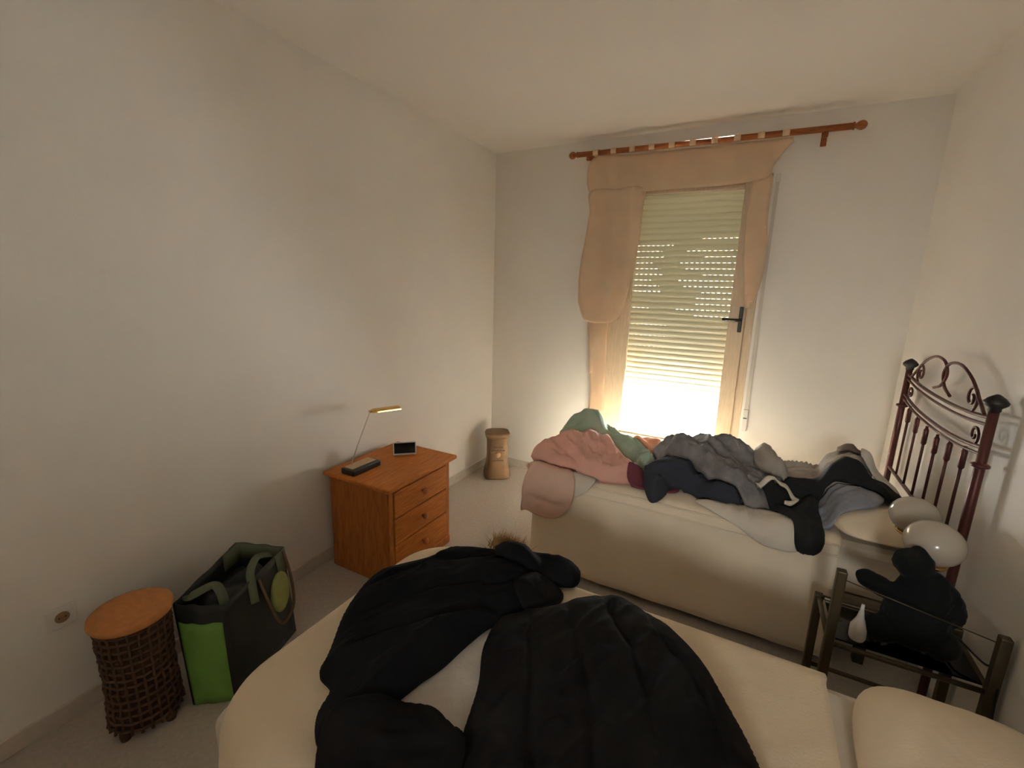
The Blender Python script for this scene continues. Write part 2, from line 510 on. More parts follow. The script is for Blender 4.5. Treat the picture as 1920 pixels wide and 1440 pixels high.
# ------------------------------------------------------------------ curtain rod and sheer curtain
RY, RZ0, RZ1 = D - 0.10, 2.682, 2.662
def rodz(x): return RZ0 + (RZ1 - RZ0) * (x - 0.73) / (2.57 - 0.73)
rod = empty('curtain_rod', (0.73, RY, 2.68), label='turned reddish-brown wooden curtain rod above the window', cat='curtain rod')
X = lambda x: x - 0.73
mb = MB().tube([(X(0.79), 0, rodz(0.79) - 2.68), (X(2.50), 0, rodz(2.50) - 2.68)], 0.0185, 14)
mb.build('pole', 'rod_wood', rod, smooth=True)
for xe, sgn in ((0.79, -1), (2.50, 1)):
    pr = [(0.010, 0), (0.022, 0.004), (0.022, 0.012), (0.013, 0.018), (0.024, 0.034), (0.027, 0.050), (0.020, 0.066), (0.008, 0.074)]
    if sgn < 0: pr = [(r, -h) for r, h in pr]
    MB().lathe(pr, (X(xe), 0, rodz(xe) - 2.68), 14, 'x').build('finial', 'rod_wood', rod, smooth=True)
for xb in (0.875, 2.375):
    mb = MB().box(X(xb) - 0.012, X(xb) + 0.012, 0.0, 0.098, -0.034 + rodz(xb) - 2.68, -0.0165 + rodz(xb) - 2.68)
    mb.box(X(xb) - 0.016, X(xb) + 0.016, 0.086, 0.0985, -0.075 + rodz(xb) - 2.68, 0.03 + rodz(xb) - 2.68)
    mb.box(X(xb) - 0.012, X(xb) + 0.012, -0.022, 0.0, -0.05 + rodz(xb) - 2.68, -0.0165 + rodz(xb) - 2.68)
    mb.build('bracket', 'rod_wood', rod, bevel=0.004)

def smooth_outline(pts, n=8):
    P = [np.array(p, float) for p in pts]
    out = []
    m = len(P)
    for i in range(m):
        a, b, c, d = P[i - 1], P[i], P[(i + 1) % m], P[(i + 2) % m]
        for k in range(n):
            t = k / n
            out.append(0.5 * (2 * b + (c - a) * t + (2 * a - 5 * b + 4 * c - d) * t * t + (3 * b - a - 3 * c + d) * t ** 3))
    return np.array(out)

def inside(px, py, poly):
    r = np.zeros(px.shape, bool)
    n = len(poly)
    j = n - 1
    for i in range(n):
        xi, yi = poly[i]; xj, yj = poly[j]
        c = ((yi > py) != (yj > py))
        if yi != yj:
            r ^= c & (px < (xj - xi) * (py - yi) / (yj - yi) + xi)
        j = i
    return r

def near_outline(px, py, poly):
    """distance to a polygon outline and the nearest point"""
    best = np.full(px.shape, 1e9); bx = np.zeros(px.shape); by = np.zeros(px.shape)
    n = len(poly)
    for i in range(n):
        a = poly[i]; b = poly[(i + 1) % n]
        d = b - a
        L = d @ d + 1e-12
        t = np.clip(((px - a[0]) * d[0] + (py - a[1]) * d[1]) / L, 0, 1)
        qx = a[0] + t * d[0]; qy = a[1] + t * d[1]
        dd = np.hypot(px - qx, py - qy)
        m = dd < best
        best = np.where(m, dd, best); bx = np.where(m, qx, bx); by = np.where(m, qy, by)
    return best, bx, by

def patch(outline, res, n=8):
    """grid patch filling an outline; returns uv array, faces (quads), boundary distance"""
    poly = smooth_outline(outline, n)
    lo = np.floor(poly.min(0) / res - 1).astype(int); hi = np.ceil(poly.max(0) / res + 1).astype(int)
    nu, nv = hi[0] - lo[0] + 1, hi[1] - lo[1] + 1
    gu, gv = np.meshgrid((np.arange(nu) + lo[0]) * res, (np.arange(nv) + lo[1]) * res, indexing='ij')
    cu = (gu[:-1, :-1] + gu[1:, 1:]) / 2; cv = (gv[:-1, :-1] + gv[1:, 1:]) / 2
    keep = inside(cu, cv, poly)
    used = np.zeros(gu.shape, bool)
    used[:-1, :-1] |= keep; used[1:, :-1] |= keep; used[:-1, 1:] |= keep; used[1:, 1:] |= keep
    full = np.zeros(gu.shape, int)
    full[:-1, :-1] += keep; full[1:, :-1] += keep; full[:-1, 1:] += keep; full[1:, 1:] += keep
    dist, qx, qy = near_outline(gu, gv, poly)
    isin = inside(gu, gv, poly)
    bnd = used & (full < 4)
    gu = np.where(bnd, qx, gu); gv = np.where(bnd, qy, gv)
    dist = np.where(bnd, 0, np.where(isin, dist, 0))
    idx = -np.ones(gu.shape, int)
    idx[used] = np.arange(used.sum())
    a, b = np.nonzero(keep)
    quads = np.stack([idx[a, b], idx[a + 1, b], idx[a + 1, b + 1], idx[a, b + 1]], 1)
    U, V, d = gu[used].copy(), gv[used].copy(), dist[used].copy()
    bd = bnd[used]
    near_b = d < 5 * res
    cnt = np.zeros(len(U))
    for k in range(4): np.add.at(cnt, quads[:, k], 2.0)
    for _ in range(16):                     # relax the rim so that it follows the outline evenly
        au = np.zeros(len(U)); av = np.zeros(len(U))
        for k in range(4):
            for w_ in (1, -1):
                nb = quads[:, (k + w_) % 4]
                np.add.at(au, quads[:, k], U[nb]); np.add.at(av, quads[:, k], V[nb])
        au /= cnt; av /= cnt
        U = np.where(near_b, 0.5 * U + 0.5 * au, U); V = np.where(near_b, 0.5 * V + 0.5 * av, V)
        _, qx, qy = near_outline(U[bd], V[bd], poly)
        U[bd] = qx; V[bd] = qy
    d, _, _ = near_outline(U, V, poly)
    d[bd] = 0
    return U, V, d, quads

def mesh_obj(name, verts, faces, m, parent=None, smooth=True):
    me = bpy.data.meshes.new(name)
    me.from_pydata([tuple(map(float, v)) for v in verts], [], [tuple(int(i) for i in f) for f in faces])
    me.materials.append(MATS[m])
    bm = bmesh.new(); bm.from_mesh(me)
    bmesh.ops.recalc_face_normals(bm, faces=bm.faces)
    bm.to_mesh(me); bm.free()
    if smooth:
        for p in me.polygons: p.use_smooth = True
    o = bpy.data.objects.new(name, me)
    COL.objects.link(o)
    if parent is not None: o.parent = parent
    return o

def shell(name, top, bot, quads, m, parent=None, smooth=True):
    n = len(top)
    edges = {}
    for q in quads:
        for i in range(4):
            e = (q[i], q[(i + 1) % 4])
            edges[e] = True
    side = [(e[1], e[0], e[0] + n, e[1] + n) for e in edges if (e[1], e[0]) not in edges]
    faces = [tuple(q) for q in quads] + [tuple(reversed([i + n for i in q])) for q in quads] + side
    return mesh_obj(name, np.vstack([top, bot]), faces, m, parent, smooth)

curt = empty('sheer_curtain', (1.5, D - 0.07, 2.66), label='sheer beige curtain with gathered header and tied-back sides on the window', cat='curtain')
def hanging(name, outline, yoff, amp, freq, seed, thick=0.002, res=0.02, ang=math.pi / 2):
    u, v, d, q = patch(outline, res, 6)
    y = D + yoff - amp * (folds(u, v, seed, ang, freq, 5.0) - 0.4)
    y = np.minimum(y, D - 0.004)
    top = np.stack([u - 1.5, y - (D - 0.07), v - 2.66], 1)
    bot = top + np.array([0, thick, 0])
    return shell(name, top, bot, q, 'sheer', curt)
hanging('header', [(0.885, 2.655), (1.2, 2.655), (1.6, 2.652), (2.0, 2.650), (2.215, 2.648), (2.19, 2.60), (2.12, 2.50), (2.09, 2.42), (1.9, 2.395), (1.6, 2.392), (1.25, 2.39), (0.90, 2.39)], -0.055, 0.03, 9, 3)
hanging('side_panel', [(0.885, 2.42), (0.89, 2.26), (0.85, 1.95), (0.832, 1.75), (0.85, 1.55), (0.91, 1.43), (1.03, 1.415), (1.16, 1.44), (1.215, 1.55), (1.26, 1.75), (1.29, 2.0), (1.30, 2.30), (1.30, 2.42), (1.1, 2.425)], -0.062, 0.05, 11, 5)
hanging('side_panel', [(2.02, 2.44), (2.12, 2.44), (2.125, 2.2), (2.145, 1.95), (2.14, 1.76), (2.10, 1.60), (2.075, 1.55), (2.055, 1.62), (2.03, 1.8), (2.01, 2.0), (2.0, 2.25)], -0.045, 0.035, 14, 9)
hanging('lower_drape', [(0.93, 1.50), (0.95, 1.2), (0.975, 0.9), (0.985, 0.5), (0.99, 0.12), (1.12, 0.12), (1.11, 0.6), (1.10, 1.0), (1.10, 1.3), (1.09, 1.5)], -0.040, 0.03, 16, 13)
for i in range(10):
    x = 0.93 + i * 0.137
    zc = rodz(x)
    pts = [(x - 1.5, -0.03 + 0.0215 * math.sin(a), zc - 2.66 + 0.0215 * math.cos(a)) for a in np.linspace(-2.6, 2.6, 14)]
    m = MB()
    for s in (0,):
        v = []; f = []
        for p in pts:
            v.append((p[0] - 0.020, p[1], p[2])); v.append((p[0] + 0.020, p[1], p[2]))
        f = [(2 * k, 2 * k + 1, 2 * k + 3, 2 * k + 2) for k in range(len(pts) - 1)]
        m.add(v, f)
    o = m.build('tab_loop', 'sheer', curt, smooth=True)
    sm = o.modifiers.new('solid', 'SOLIDIFY'); sm.thickness = 0.002; sm.offset = 1

# ------------------------------------------------------------------ beds
ZB = 0.616
RB = 0.06
def bedspread(name, x0, x1, y0, y1, ztop, zhem, m, label, flare=0.03, rc=0.16, seed=1, top_amp=0.004, open_head=False, pucker=0.016):
    """rounded-rectangle spread: soft top, rounded rim, rippled skirt down to the hem"""
    per = []
    def arc(cx, cy, a0, a1, n=14):
        for i in range(n): 
            a = a0 + (a1 - a0) * i / n
            per.append((cx + rc * math.cos(a), cy + rc * math.sin(a), math.cos(a), math.sin(a)))
    def line(p, q, nx, ny, n):
        for i in range(n):
            t = i / n
            per.append((p[0] + (q[0] - p[0]) * t, p[1] + (q[1] - p[1]) * t, nx, ny))
    rh = 0.05
    line((x0 + rc, y0), (x1, y0), 0, -1, 90)
    line((x1, y0 + RB), (x1, y1 - RB), 1, 0, 30)
    line((x1, y1), (x0 + rc, y1), 0, 1, 60)
    arc(x0 + rc, y1 - rc, math.pi / 2, math.pi)
    line((x0, y1 - rc), (x0, y0 + rc), -1, 0, 36)
    arc(x0 + rc, y0 + rc, math.pi, 1.5 * math.pi)
    per = np.array(per); N = len(per)
    s = np.cumsum(np.hypot(*(np.roll(per[:, :2], -1, 0) - per[:, :2]).T))
    r = RB
    rings = []
    cx = np.clip(per[:, 0], x0 + 0.45, x1 - 0.40); cy = np.full(N, (y0 + y1) / 2)
    rr_ = np.where(per[:, 2] > 0.9, 0.006, r)[:, None]
    inner = per[:, :2] - per[:, 2:] * rr_
    for t in np.linspace(0, 1, 26):
        p = np.stack([cx, cy], 1) * (1 - t) + inner * t
        zz = ztop + top_amp * (folds(p[:, 0], p[:, 1], seed, 0.5, 5, 2.0) - 0.5) * (1 if t < 1 else 0.6)
        rings.append(np.column_stack([p, zz]))
    for a in np.linspace(0, math.pi / 2, 8)[1:]:
        p = inner + per[:, 2:] * rr_ * math.sin(a)
        rings.append(np.column_stack([p, np.where(per[:, 2] > 0.9, np.maximum(ztop - 0.012, ztop - r + r * math.cos(a)), ztop - r + r * math.cos(a))]))
    zs = np.linspace(ztop - r, zhem, 14)[1:]
    for zz in zs:
        dep = (ztop - r - zz) / (ztop - r - zhem)
        rip = pucker * dep * (np.sin(s * 21 + 2 * vnoise(s * 3, s * 0, seed)) * vnoise(s * 2.1, s * 0 + 4, seed + 3) + 0.4 * vnoise(s * 6, s * 0 + dep * 2, seed + 5))
        off = flare * dep + rip
        head = (per[:, 2] > 0.9)
        off = np.where(head, 0, off)
        zcol = np.where(head, ztop - 0.012, zz)
        p = per[:, :2] + per[:, 2:] * off[:, None]
        p[:, 0] = np.minimum(p[:, 0], x1)
        rings.append(np.column_stack([p, zcol]))
    v = np.vstack(rings)
    f = []
    M = len(rings)
    for i in range(M - 1):
        for k in range(N):
            k2 = (k + 1) % N
            f.append((i * N + k, i * N + k2, (i + 1) * N + k2, (i + 1) * N + k))
    o = mesh_obj(name, v, f, m)
    sm = o.modifiers.new('solid', 'SOLIDIFY'); sm.thickness = 0.006; sm.offset = -1
    return tag(o, label, 'bedspread')

def headboard(par, x, y0, y1):
    """bronze-brown metal headboard: posts with caps, sagging rails, scrolls and spindles (local to par)"""
    ym = (y0 + y1) / 2
    for y in (y0, y1):
        MB().lathe([(0.013, 0), (0.015, 0.02), (0.015, 0.45), (0.016, 0.9), (0.015, 1.285)], (x, y, 0), 14).build('headboard_post', 'headboard_iron', par, smooth=True)
        MB().lathe([(0.014, 1.285), (0.018, 1.290), (0.018, 1.300), (0.032, 1.312), (0.035, 1.322), (0.024, 1.336), (0.012, 1.345), (0.004, 1.35)], (x, y, 0), 18).build('post_cap', 'headboard_cap', par, smooth=True)
        MB().lathe([(0.0155, 1.075), (0.027, 1.081), (0.027, 1.089), (0.0155, 1.095)], (x, y, 0), 16).build('post_collar', 'headboard_iron', par, smooth=True)
    def rl(name, z_end, z_mid, r, bow=0.0):
        pts = bez([(x, y0, z_end), (x, y0 + (ym - y0) * 0.45, z_end + (z_mid - z_end) * 0.75), (x, ym, z_mid), (x, y1 - (y1 - ym) * 0.45, z_end + (z_mid - z_end) * 0.75), (x, y1, z_end)], 10)
        return MB().tube(pts, r, 8).build(name, 'headboard_iron', par, smooth=True)
    rl('headboard_rail', 1.262, 1.232, 0.0075)
    rl('headboard_rail', 1.235, 1.205, 0.006)
    rl('headboard_rail', 1.150, 1.112, 0.0075)
    rl('headboard_rail', 1.125, 1.088, 0.006)
    rl('headboard_rail', 0.72, 0.72, 0.009)
    for sg in (-1, 1):
        # big C scroll rising from the upper rail, and a small inner spiral
        w = (y1 - y0)
        pts = bez([(x, ym + sg * 0.44 * w, 1.258), (x, ym + sg * 0.38 * w, 1.300), (x, ym + sg * 0.28 * w, 1.365), (x, ym + sg * 0.15 * w, 1.405),
                   (x, ym + sg * 0.03 * w, 1.395), (x, ym - sg * 0.02 * w, 1.345), (x, ym + sg * 0.02 * w, 1.29), (x, ym + sg * 0.10 * w, 1.262)], 8)
        MB().tube(pts, 0.0065, 8).build('scroll', 'headboard_iron', par, smooth=True)
        c = (ym + sg * 0.31 * w, 1.300)
        sp = [(x, c[0] + sg * (0.052 - 0.0052 * t) * math.cos(t), c[1] + (0.048 - 0.0048 * t) * math.sin(t)) for t in np.linspace(-1.2, 7.5, 44)]
        MB().tube(sp, 0.0055, 8).build('scroll', 'headboard_iron', par, smooth=True)
        sp = [(x, ym + sg * 0.40 * w + sg * (0.036 - 0.0042 * t) * math.cos(t), 1.175 + (0.034 - 0.0040 * t) * math.sin(t)) for t in np.linspace(-1.6, 6.5, 36)]
        MB().tube(sp, 0.005, 8).build('scroll', 'headboard_iron', par, smooth=True)
    for i in range(6):
        y = y0 + (y1 - y0) * (i + 1) / 7
        zt = 1.15 - 0.060 * (1 - abs(2 * (i + 1) / 7 - 1)) 
        MB().tube([(x, y, 0.72), (x, y, zt - 0.02)], 0.006, 8).build('spindle', 'headboard_iron', par, smooth=True)
        MB().lathe([(0.006, zt - 0.115), (0.011, zt - 0.105), (0.011, zt - 0.04), (0.006, zt - 0.03)], (x, y, 0), 10).build('spindle_sleeve', 'headboard_iron', par, smooth=True)

def bed(x0, x1, y0, y1, hy0, hy1, label):
    b = empty('bed', (x0, y0, 0), label=label, cat='bed')
    L = lambda *a: a
    dx, dy = x1 - x0, y1 - y0
    box('mattress', 'mattress_ticking', b, 0.02, dx - 0.02, 0.02, dy - 0.02, 0.36, ZB - 0.012, 0.04)
    box('bed_base', 'base_fabric', b, 0.03, dx - 0.03, 0.03, dy - 0.03, 0.20, 0.358, 0.01)
    for lx in (0.10, dx - 0.14):
        for ly in (0.08, dy - 0.12):
            box('leg', 'bronze_metal', b, lx, lx + 0.04, ly, ly + 0.04, 0, 0.20)
    headboard(b, 2.92 - x0, hy0 - y0, hy1 - y0)
    return b

FX0, FX1, FY0b, FY1b = 1.05, 2.87, 2.26, 3.17
NX0, NX1, NY0, NY1 = 1.01, 2.87, 0.43, 1.42
bed(FX0 + 0.02, FX1, FY0b + 0.02, FY1b - 0.02, 2.17, 3.21, 'metal-framed single bed heaped with clothes below the window')
bed(NX0 + 0.02, NX1, NY0 + 0.02, NY1 - 0.02, 0.40, 1.45, 'single bed in the foreground covered with black jackets')
bedspread('bedspread', FX0, 2.60, FY0b, FY1b, ZB, 0.05, 'bedspread_far', 'pale beige bedspread hanging to the floor on the bed below the window', flare=0.015, seed=4, pucker=0.010)
bedspread('bedspread', NX0, 2.435, NY0, NY1, ZB + 0.012, 0.06, 'bedspread_cream', 'cream bedspread under the black jackets in the foreground', flare=0.05, rc=0.22, seed=9, top_amp=0.018)

# drapery map on a bed: (u, v, h) -> world; beyond the near side or the foot it hangs down
def bed_map(x0, y0, ztop, r=RB, flare=0.03):
    def f(u, v, h):
        u = np.asarray(u, float); v = np.asarray(v, float); h = np.asarray(h, float)
        X = u.copy(); Y = v.copy(); Z = ztop + h
        s = (y0 + r) - v
        m = s > 0
        a = np.clip(s / r, 0, math.pi / 2)
        ex = np.maximum(s - r * math.pi / 2, 0)
        Y = np.where(m, y0 + r - (r + h) * np.sin(a) - flare * ex - 0.012 * np.minimum(1, ex / 0.05), Y)
        Z = np.where(m, ztop - r + (r + h) * np.cos(a) - ex, Z)
        s2 = (x0 + r) - u
        m2 = (s2 > 0)
        a2 = np.clip(s2 / r, 0, math.pi / 2)
        ex2 = np.maximum(s2 - r * math.pi / 2, 0)
        hh = Z - (ztop - r)
        X = np.where(m2, x0 + r - (r + np.where(m, 0, h)) * np.sin(a2) - flare * ex2 - 0.012 * np.minimum(1, ex2 / 0.05), X)
        Z = np.where(m2, Z - (r - r * np.cos(a2)) - ex2, Z)
        return np.stack([X, Y, Z], 1)
    return f

class Heap:
    """height map over a bed so that each garment lies on the ones placed before it"""
    def __init__(s, u0, u1, v0, v1, fmap, res=0.01, base=0.007):
        s.u0, s.v0, s.res, s.f = u0, v0, res, fmap
        s.h = np.full((int((u1 - u0) / res) + 2, int((v1 - v0) / res) + 2), base)
    def get(s, u, v, arr=None):
        A = s.h if arr is None else arr
        a = np.clip((u - s.u0) / s.res, 0, A.shape[0] - 1.001); b = np.clip((v - s.v0) / s.res, 0, A.shape[1] - 1.001)
        i = a.astype(int); j = b.astype(int); x = a - i; y = b - j
        return (A[i, j] * (1 - x) + A[i + 1, j] * x) * (1 - y) + (A[i, j + 1] * (1 - x) + A[i + 1, j + 1] * x) * y
    def blur(s, n=6):
        A = s.h.copy()
        for _ in range(n):
            B = np.pad(A, 1, mode='edge')
            A = (B[:-2, 1:-1] + B[2:, 1:-1] + B[1:-1, :-2] + B[1:-1, 2:] + 2 * A) / 6
        return A
    def lay(s, name, outline, thick, m, label=None, cat=None, parent=None, amp=0.03, freq=9, ang=0.6, seed=1,
            edge=0.06, mounds=(), res=None, aniso=3.0, quilt=None, group=None, smooth_pass=5):
        res = res or s.res
        u, v, d, q = patch(outline, res)
        bl = s.blur(smooth_pass)
        under = s.get(u, v)
        soft = np.maximum(s.get(u, v, bl), s.get(u, v, s.blur(2)))
        t = np.clip(d / edge, 0, 1)
        prof = np.sqrt(np.clip(1 - (1 - t) ** 2, 0, 1))
        fo = folds(u, v, seed, ang, freq, aniso)
        hgt = thick * prof * (0.55 + 0.45 * fo)
        for (mu, mv, ru, rv, mh, *an) in mounds:
            an = an[0] if an else 0
            du = (u - mu) * math.cos(an) + (v - mv) * math.sin(an); dv = -(u - mu) * math.sin(an) + (v - mv) * math.cos(an)
            hgt = hgt + mh * np.exp(-((du / ru) ** 2 + (dv / rv) ** 2)) * prof
        hgt = hgt + amp * fo * t
        if quilt:
            qa, qf, qd = quilt
            c = (u * math.cos(qa) + v * math.sin(qa)) * qf + 0.5 * vnoise(u * 4, v * 4, seed + 3)
            hgt = hgt - qd * t * np.exp(-((c - np.round(c)) / 0.10) ** 2)
        hgt = np.maximum(hgt, 0.006)
        tot = soft + hgt
        cnt = np.zeros(len(tot)); 
        for k_ in range(4): np.add.at(cnt, q[:, k_], 2.0)
        for _ in range(3):
            acc = np.zeros(len(tot))
            for k_ in range(4):
                np.add.at(acc, q[:, k_], tot[q[:, (k_ + 1) % 4]] + tot[q[:, (k_ - 1) % 4]])
            wt = np.where(d < 0.035, 0.5, 0.06)
            tot = (1 - wt) * tot + wt * acc / np.maximum(cnt, 1)
        hgt = np.where(d < 0.035, tot, np.maximum(tot, s.get(u, v, s.blur(3)) + 0.004)) - soft
        top = s.f(u, v, soft + hgt + 0.003)
        bot = s.f(u, v, np.minimum(under + 0.002, soft + hgt - 0.003))
        o = shell(name, top, bot, q, m, parent)
        if label: tag(o, label, cat, group)
        # update the height map (at grid nodes)
        i = np.clip(np.round((u - s.u0) / s.res).astype(int), 0, s.h.shape[0] - 1); j = np.clip(np.round((v - s.v0) / s.res).astype(int), 0, s.h.shape[1] - 1)
        inner = d > 0
        val = soft + hgt + 0.006
        for di in (-1, 0, 1):
            for dj in (-1, 0, 1):
                ii = np.clip(i + di, 0, s.h.shape[0] - 1); jj = np.clip(j + dj, 0, s.h.shape[1] - 1)
                np.maximum.at(s.h, (ii, jj), val)
        return o

# ------------------------------------------------------------------ pillows
def pillow_height(a, b, h):
    """a, b in -1..1 -> 0..1 puff of a pillow with rounded corners"""
    r = np.clip((np.abs(a) ** 4.0 + np.abs(b) ** 4.0) ** 0.25, 0, 1)
    return np.clip(1 - r ** 2.6, 0, 1) ** 0.60
def pillow(name, c, sx, sy, h, m, label, seed=1):
    nr, na = 22, 96
    rr = np.sin(np.linspace(0.02, 1, nr) * math.pi / 2)
    th = np.linspace(0, 2 * math.pi, na, endpoint=False)
    R, T = np.meshgrid(rr, th, indexing='ij')
    k = (np.abs(np.cos(T)) ** 4.0 + np.abs(np.sin(T)) ** 4.0) ** -0.25
    a, b = R * k * np.cos(T), R * k * np.sin(T)
    ex = pillow_height(a, b, h)
    x, y = a * sx / 2, b * sy / 2
    wr = (folds(a + 3, b, seed, 0.4, 4, 2) - 0.5) * 0.016 * ex
    top = np.stack([x, y, h * 0.28 + h * 0.72 * ex + wr], -1).reshape(-1, 3)
    bot = np.stack([x, y, h * 0.28 - h * 0.28 * np.minimum(1, ex * 1.6)], -1).reshape(-1, 3)
    f = []
    n = nr * na
    for i in range(nr - 1):
        for q in range(na):
            q2 = (q + 1) % na
            f.append((i * na + q, i * na + q2, (i + 1) * na + q2, (i + 1) * na + q))
            f.append((n + i * na + q, n + (i + 1) * na + q, n + (i + 1) * na + q2, n + i * na + q2))
    f.append(tuple(range(na))[::-1]); f.append(tuple(n + q for q in range(na)))
    L = (nr - 1) * na
    for q in range(na):
        q2 = (q + 1) % na
        f.append((L + q, L + q2, n + L + q2, n + L + q))
    o = mesh_obj(name, np.vstack([top, bot]), f, m)
    o.location = c
    return tag(o, label, 'pillow')

pillow('pillow', (2.672, 0.93, ZB - 0.004), 0.43, 0.88, 0.15, 'pillow_cotton', 'plump cream pillow at the head of the foreground bed', 2)
PFX, PFY, PSX, PSY, PH = 2.715, 2.66, 0.33, 0.78, 0.115
pillow('pillow', (PFX, PFY, ZB + 0.010), PSX, PSY, PH, 'pillow_cotton', 'cream pillow beside the black garment on the bed below the window', 5)

# ------------------------------------------------------------------ clothes on the far bed
far = Heap(0.6, 2.95, 1.6, 3.3, bed_map(FX0, FY0b, ZB))
# let the pillow count in the heap
iu, iv = np.meshgrid(np.arange(far.h.shape[0]) * 0.01 + 0.6, np.arange(far.h.shape[1]) * 0.01 + 1.6, indexing='ij')
pa = (iu - PFX) / (PSX / 2); pb = (iv - PFY) / (PSY / 2)
pin = (np.abs(pa) ** 4 + np.abs(pb) ** 4) < 1.08
far.h = np.maximum(far.h, np.where(pin, 0.014 + PH * (0.28 + 0.72 * pillow_height(pa, pb, PH)) + 0.012, 0))

far.lay('blouse', [(0.99, 2.34), (1.04, 2.52), (1.20, 2.52), (1.40, 2.40), (1.46, 2.30), (1.38, 2.21), (1.20, 2.17), (1.03, 2.22)], 0.014, 'cream_cloth',
        'off-white blouse under the peach garment on the far bed corner', 'blouse', amp=0.018, seed=21, edge=0.03)
far.lay('scarf', [(0.95, 2.20), (1.00, 2.30), (1.12, 2.34), (1.26, 2.33), (1.36, 2.27), (1.35, 2.16), (1.28, 2.06), (1.14, 2.04), (1.02, 2.10)], 0.010, 'pale_peach_cloth',
        'pale peach scarf spilling over the near corner of the far bed', 'scarf', amp=0.022, freq=12, ang=1.2, seed=33, edge=0.03, smooth_pass=2)
far.lay('undershirt', [(1.98, 2.34), (2.08, 2.40), (2.26, 2.42), (2.42, 2.38), (2.46, 2.30), (2.43, 2.21), (2.30, 2.20), (2.18, 2.25), (2.06, 2.29)], 0.010, 'cream_cloth',
        'white undershirt hanging over the near edge of the far bed', 'shirt', amp=0.022, freq=13, ang=1.3, seed=81, edge=0.03, smooth_pass=2)
far.lay('towel', [(1.10, 2.95), (1.14, 3.06), (1.26, 3.06), (1.30, 2.92), (1.2, 2.84)], 0.09, 'maroon_cloth', 'dark red cloth peeking out behind the peach garment', 'cloth', amp=0.02, seed=4)
far.lay('cardigan', [(1.06, 2.38), (1.06, 2.58), (1.12, 2.76), (1.24, 2.88), (1.38, 2.84), (1.50, 2.70), (1.62, 2.56), (1.685, 2.44), (1.62, 2.36), (1.50, 2.315), (1.36, 2.31), (1.20, 2.31)], 0.06, 'peach_cloth',
        'peach pink garment heaped at the foot of the far bed', 'garment', amp=0.055, freq=10, ang=2.2, seed=31, edge=0.05, mounds=[(1.26, 2.64, 0.20, 0.17, 0.085)])
far.lay('skirt', [(1.62, 2.36), (1.63, 2.50), (1.72, 2.57), (1.86, 2.54), (1.88, 2.40), (1.76, 2.345)], 0.02, 'maroon_cloth', 'flat maroon garment between the peach and navy clothes', 'garment', amp=0.012, seed=6)
far.lay('shirt', [(1.02, 2.92), (1.10, 3.04), (1.24, 3.09), (1.40, 3.02), (1.54, 2.93), (1.68, 2.78), (1.72, 2.68), (1.62, 2.63), (1.50, 2.72), (1.36, 2.86), (1.20, 2.86), (1.08, 2.85)], 0.06, 'mint_cloth',
        'mint green shirt crumpled behind the peach garment', 'shirt', amp=0.05, freq=11, ang=2.5, seed=41, edge=0.04, mounds=[(1.20, 2.98, 0.16, 0.09, 0.07), (1.50, 2.84, 0.12, 0.08, 0.03)])
far.lay('towel', [(1.50, 2.98), (1.56, 3.08), (1.68, 3.06), (1.72, 2.92), (1.64, 2.86), (1.54, 2.90)], 0.11, 'orange_cloth', 'orange cloth bundle beside the mint green shirt', 'cloth', amp=0.02, seed=8)
far.lay('sweater', [(1.70, 2.40), (1.69, 2.56), (1.76, 2.68), (1.90, 2.72), (2.05, 2.62), (2.16, 2.48), (2.18, 2.37), (2.10, 2.33), (2.00, 2.37), (1.93, 2.42), (1.85, 2.38), (1.82, 2.29), (1.76, 2.27)], 0.09, 'navy_cloth',
        'navy blue sweater slumped on the middle of the far bed', 'sweater', amp=0.03, freq=10, ang=0.3, seed=51, edge=0.05, mounds=[(1.84, 2.55, 0.10, 0.09, 0.05)])
far.lay('trousers', [(1.68, 2.74), (1.70, 2.90), (1.80, 3.02), (1.98, 3.08), (2.14, 3.03), (2.28, 2.90), (2.38, 2.72), (2.38, 2.54), (2.30, 2.42), (2.20, 2.36), (2.08, 2.40), (2.00, 2.46), (1.90, 2.56), (1.78, 2.64)], 0.09, 'grey_cloth',
        'large crumpled grey trousers heaped in front of the window', 'trousers', amp=0.06, freq=12, ang=2.35, seed=66, edge=0.05, mounds=[(1.88, 2.86, 0.17, 0.13, 0.07), (2.10, 2.84, 0.15, 0.14, 0.09), (2.22, 2.60, 0.10, 0.12, 0.03)])
far.lay('sweater', [(2.22, 2.72), (2.26, 2.88), (2.38, 2.98), (2.56, 3.02), (2.68, 2.96), (2.76, 2.82), (2.70, 2.68), (2.58, 2.60), (2.42, 2.58), (2.30, 2.60)], 0.08, 'taupe_cloth',
        'taupe grey sweater crumpled right of the grey trousers', 'sweater', amp=0.05, freq=12, ang=0.4, seed=71, edge=0.05, mounds=[(2.48, 2.84, 0.18, 0.12, 0.035)])
far.lay('sock', [(2.62, 2.88), (2.64, 2.97), (2.74, 2.97), (2.78, 2.88), (2.72, 2.82)], 0.04, 'brown_cloth', 'dark brown cloth tucked at the end of the taupe sweater', 'cloth', amp=0.01, seed=3)
far.lay('shirt', [(2.44, 2.44), (2.50, 2.56), (2.64, 2.60), (2.76, 2.54), (2.70, 2.42), (2.56, 2.36), (2.47, 2.36)], 0.02, 'slate_cloth', 'slate blue shirt folded under the black sleeve', 'shirt', amp=0.025, freq=13, seed=85, edge=0.03)
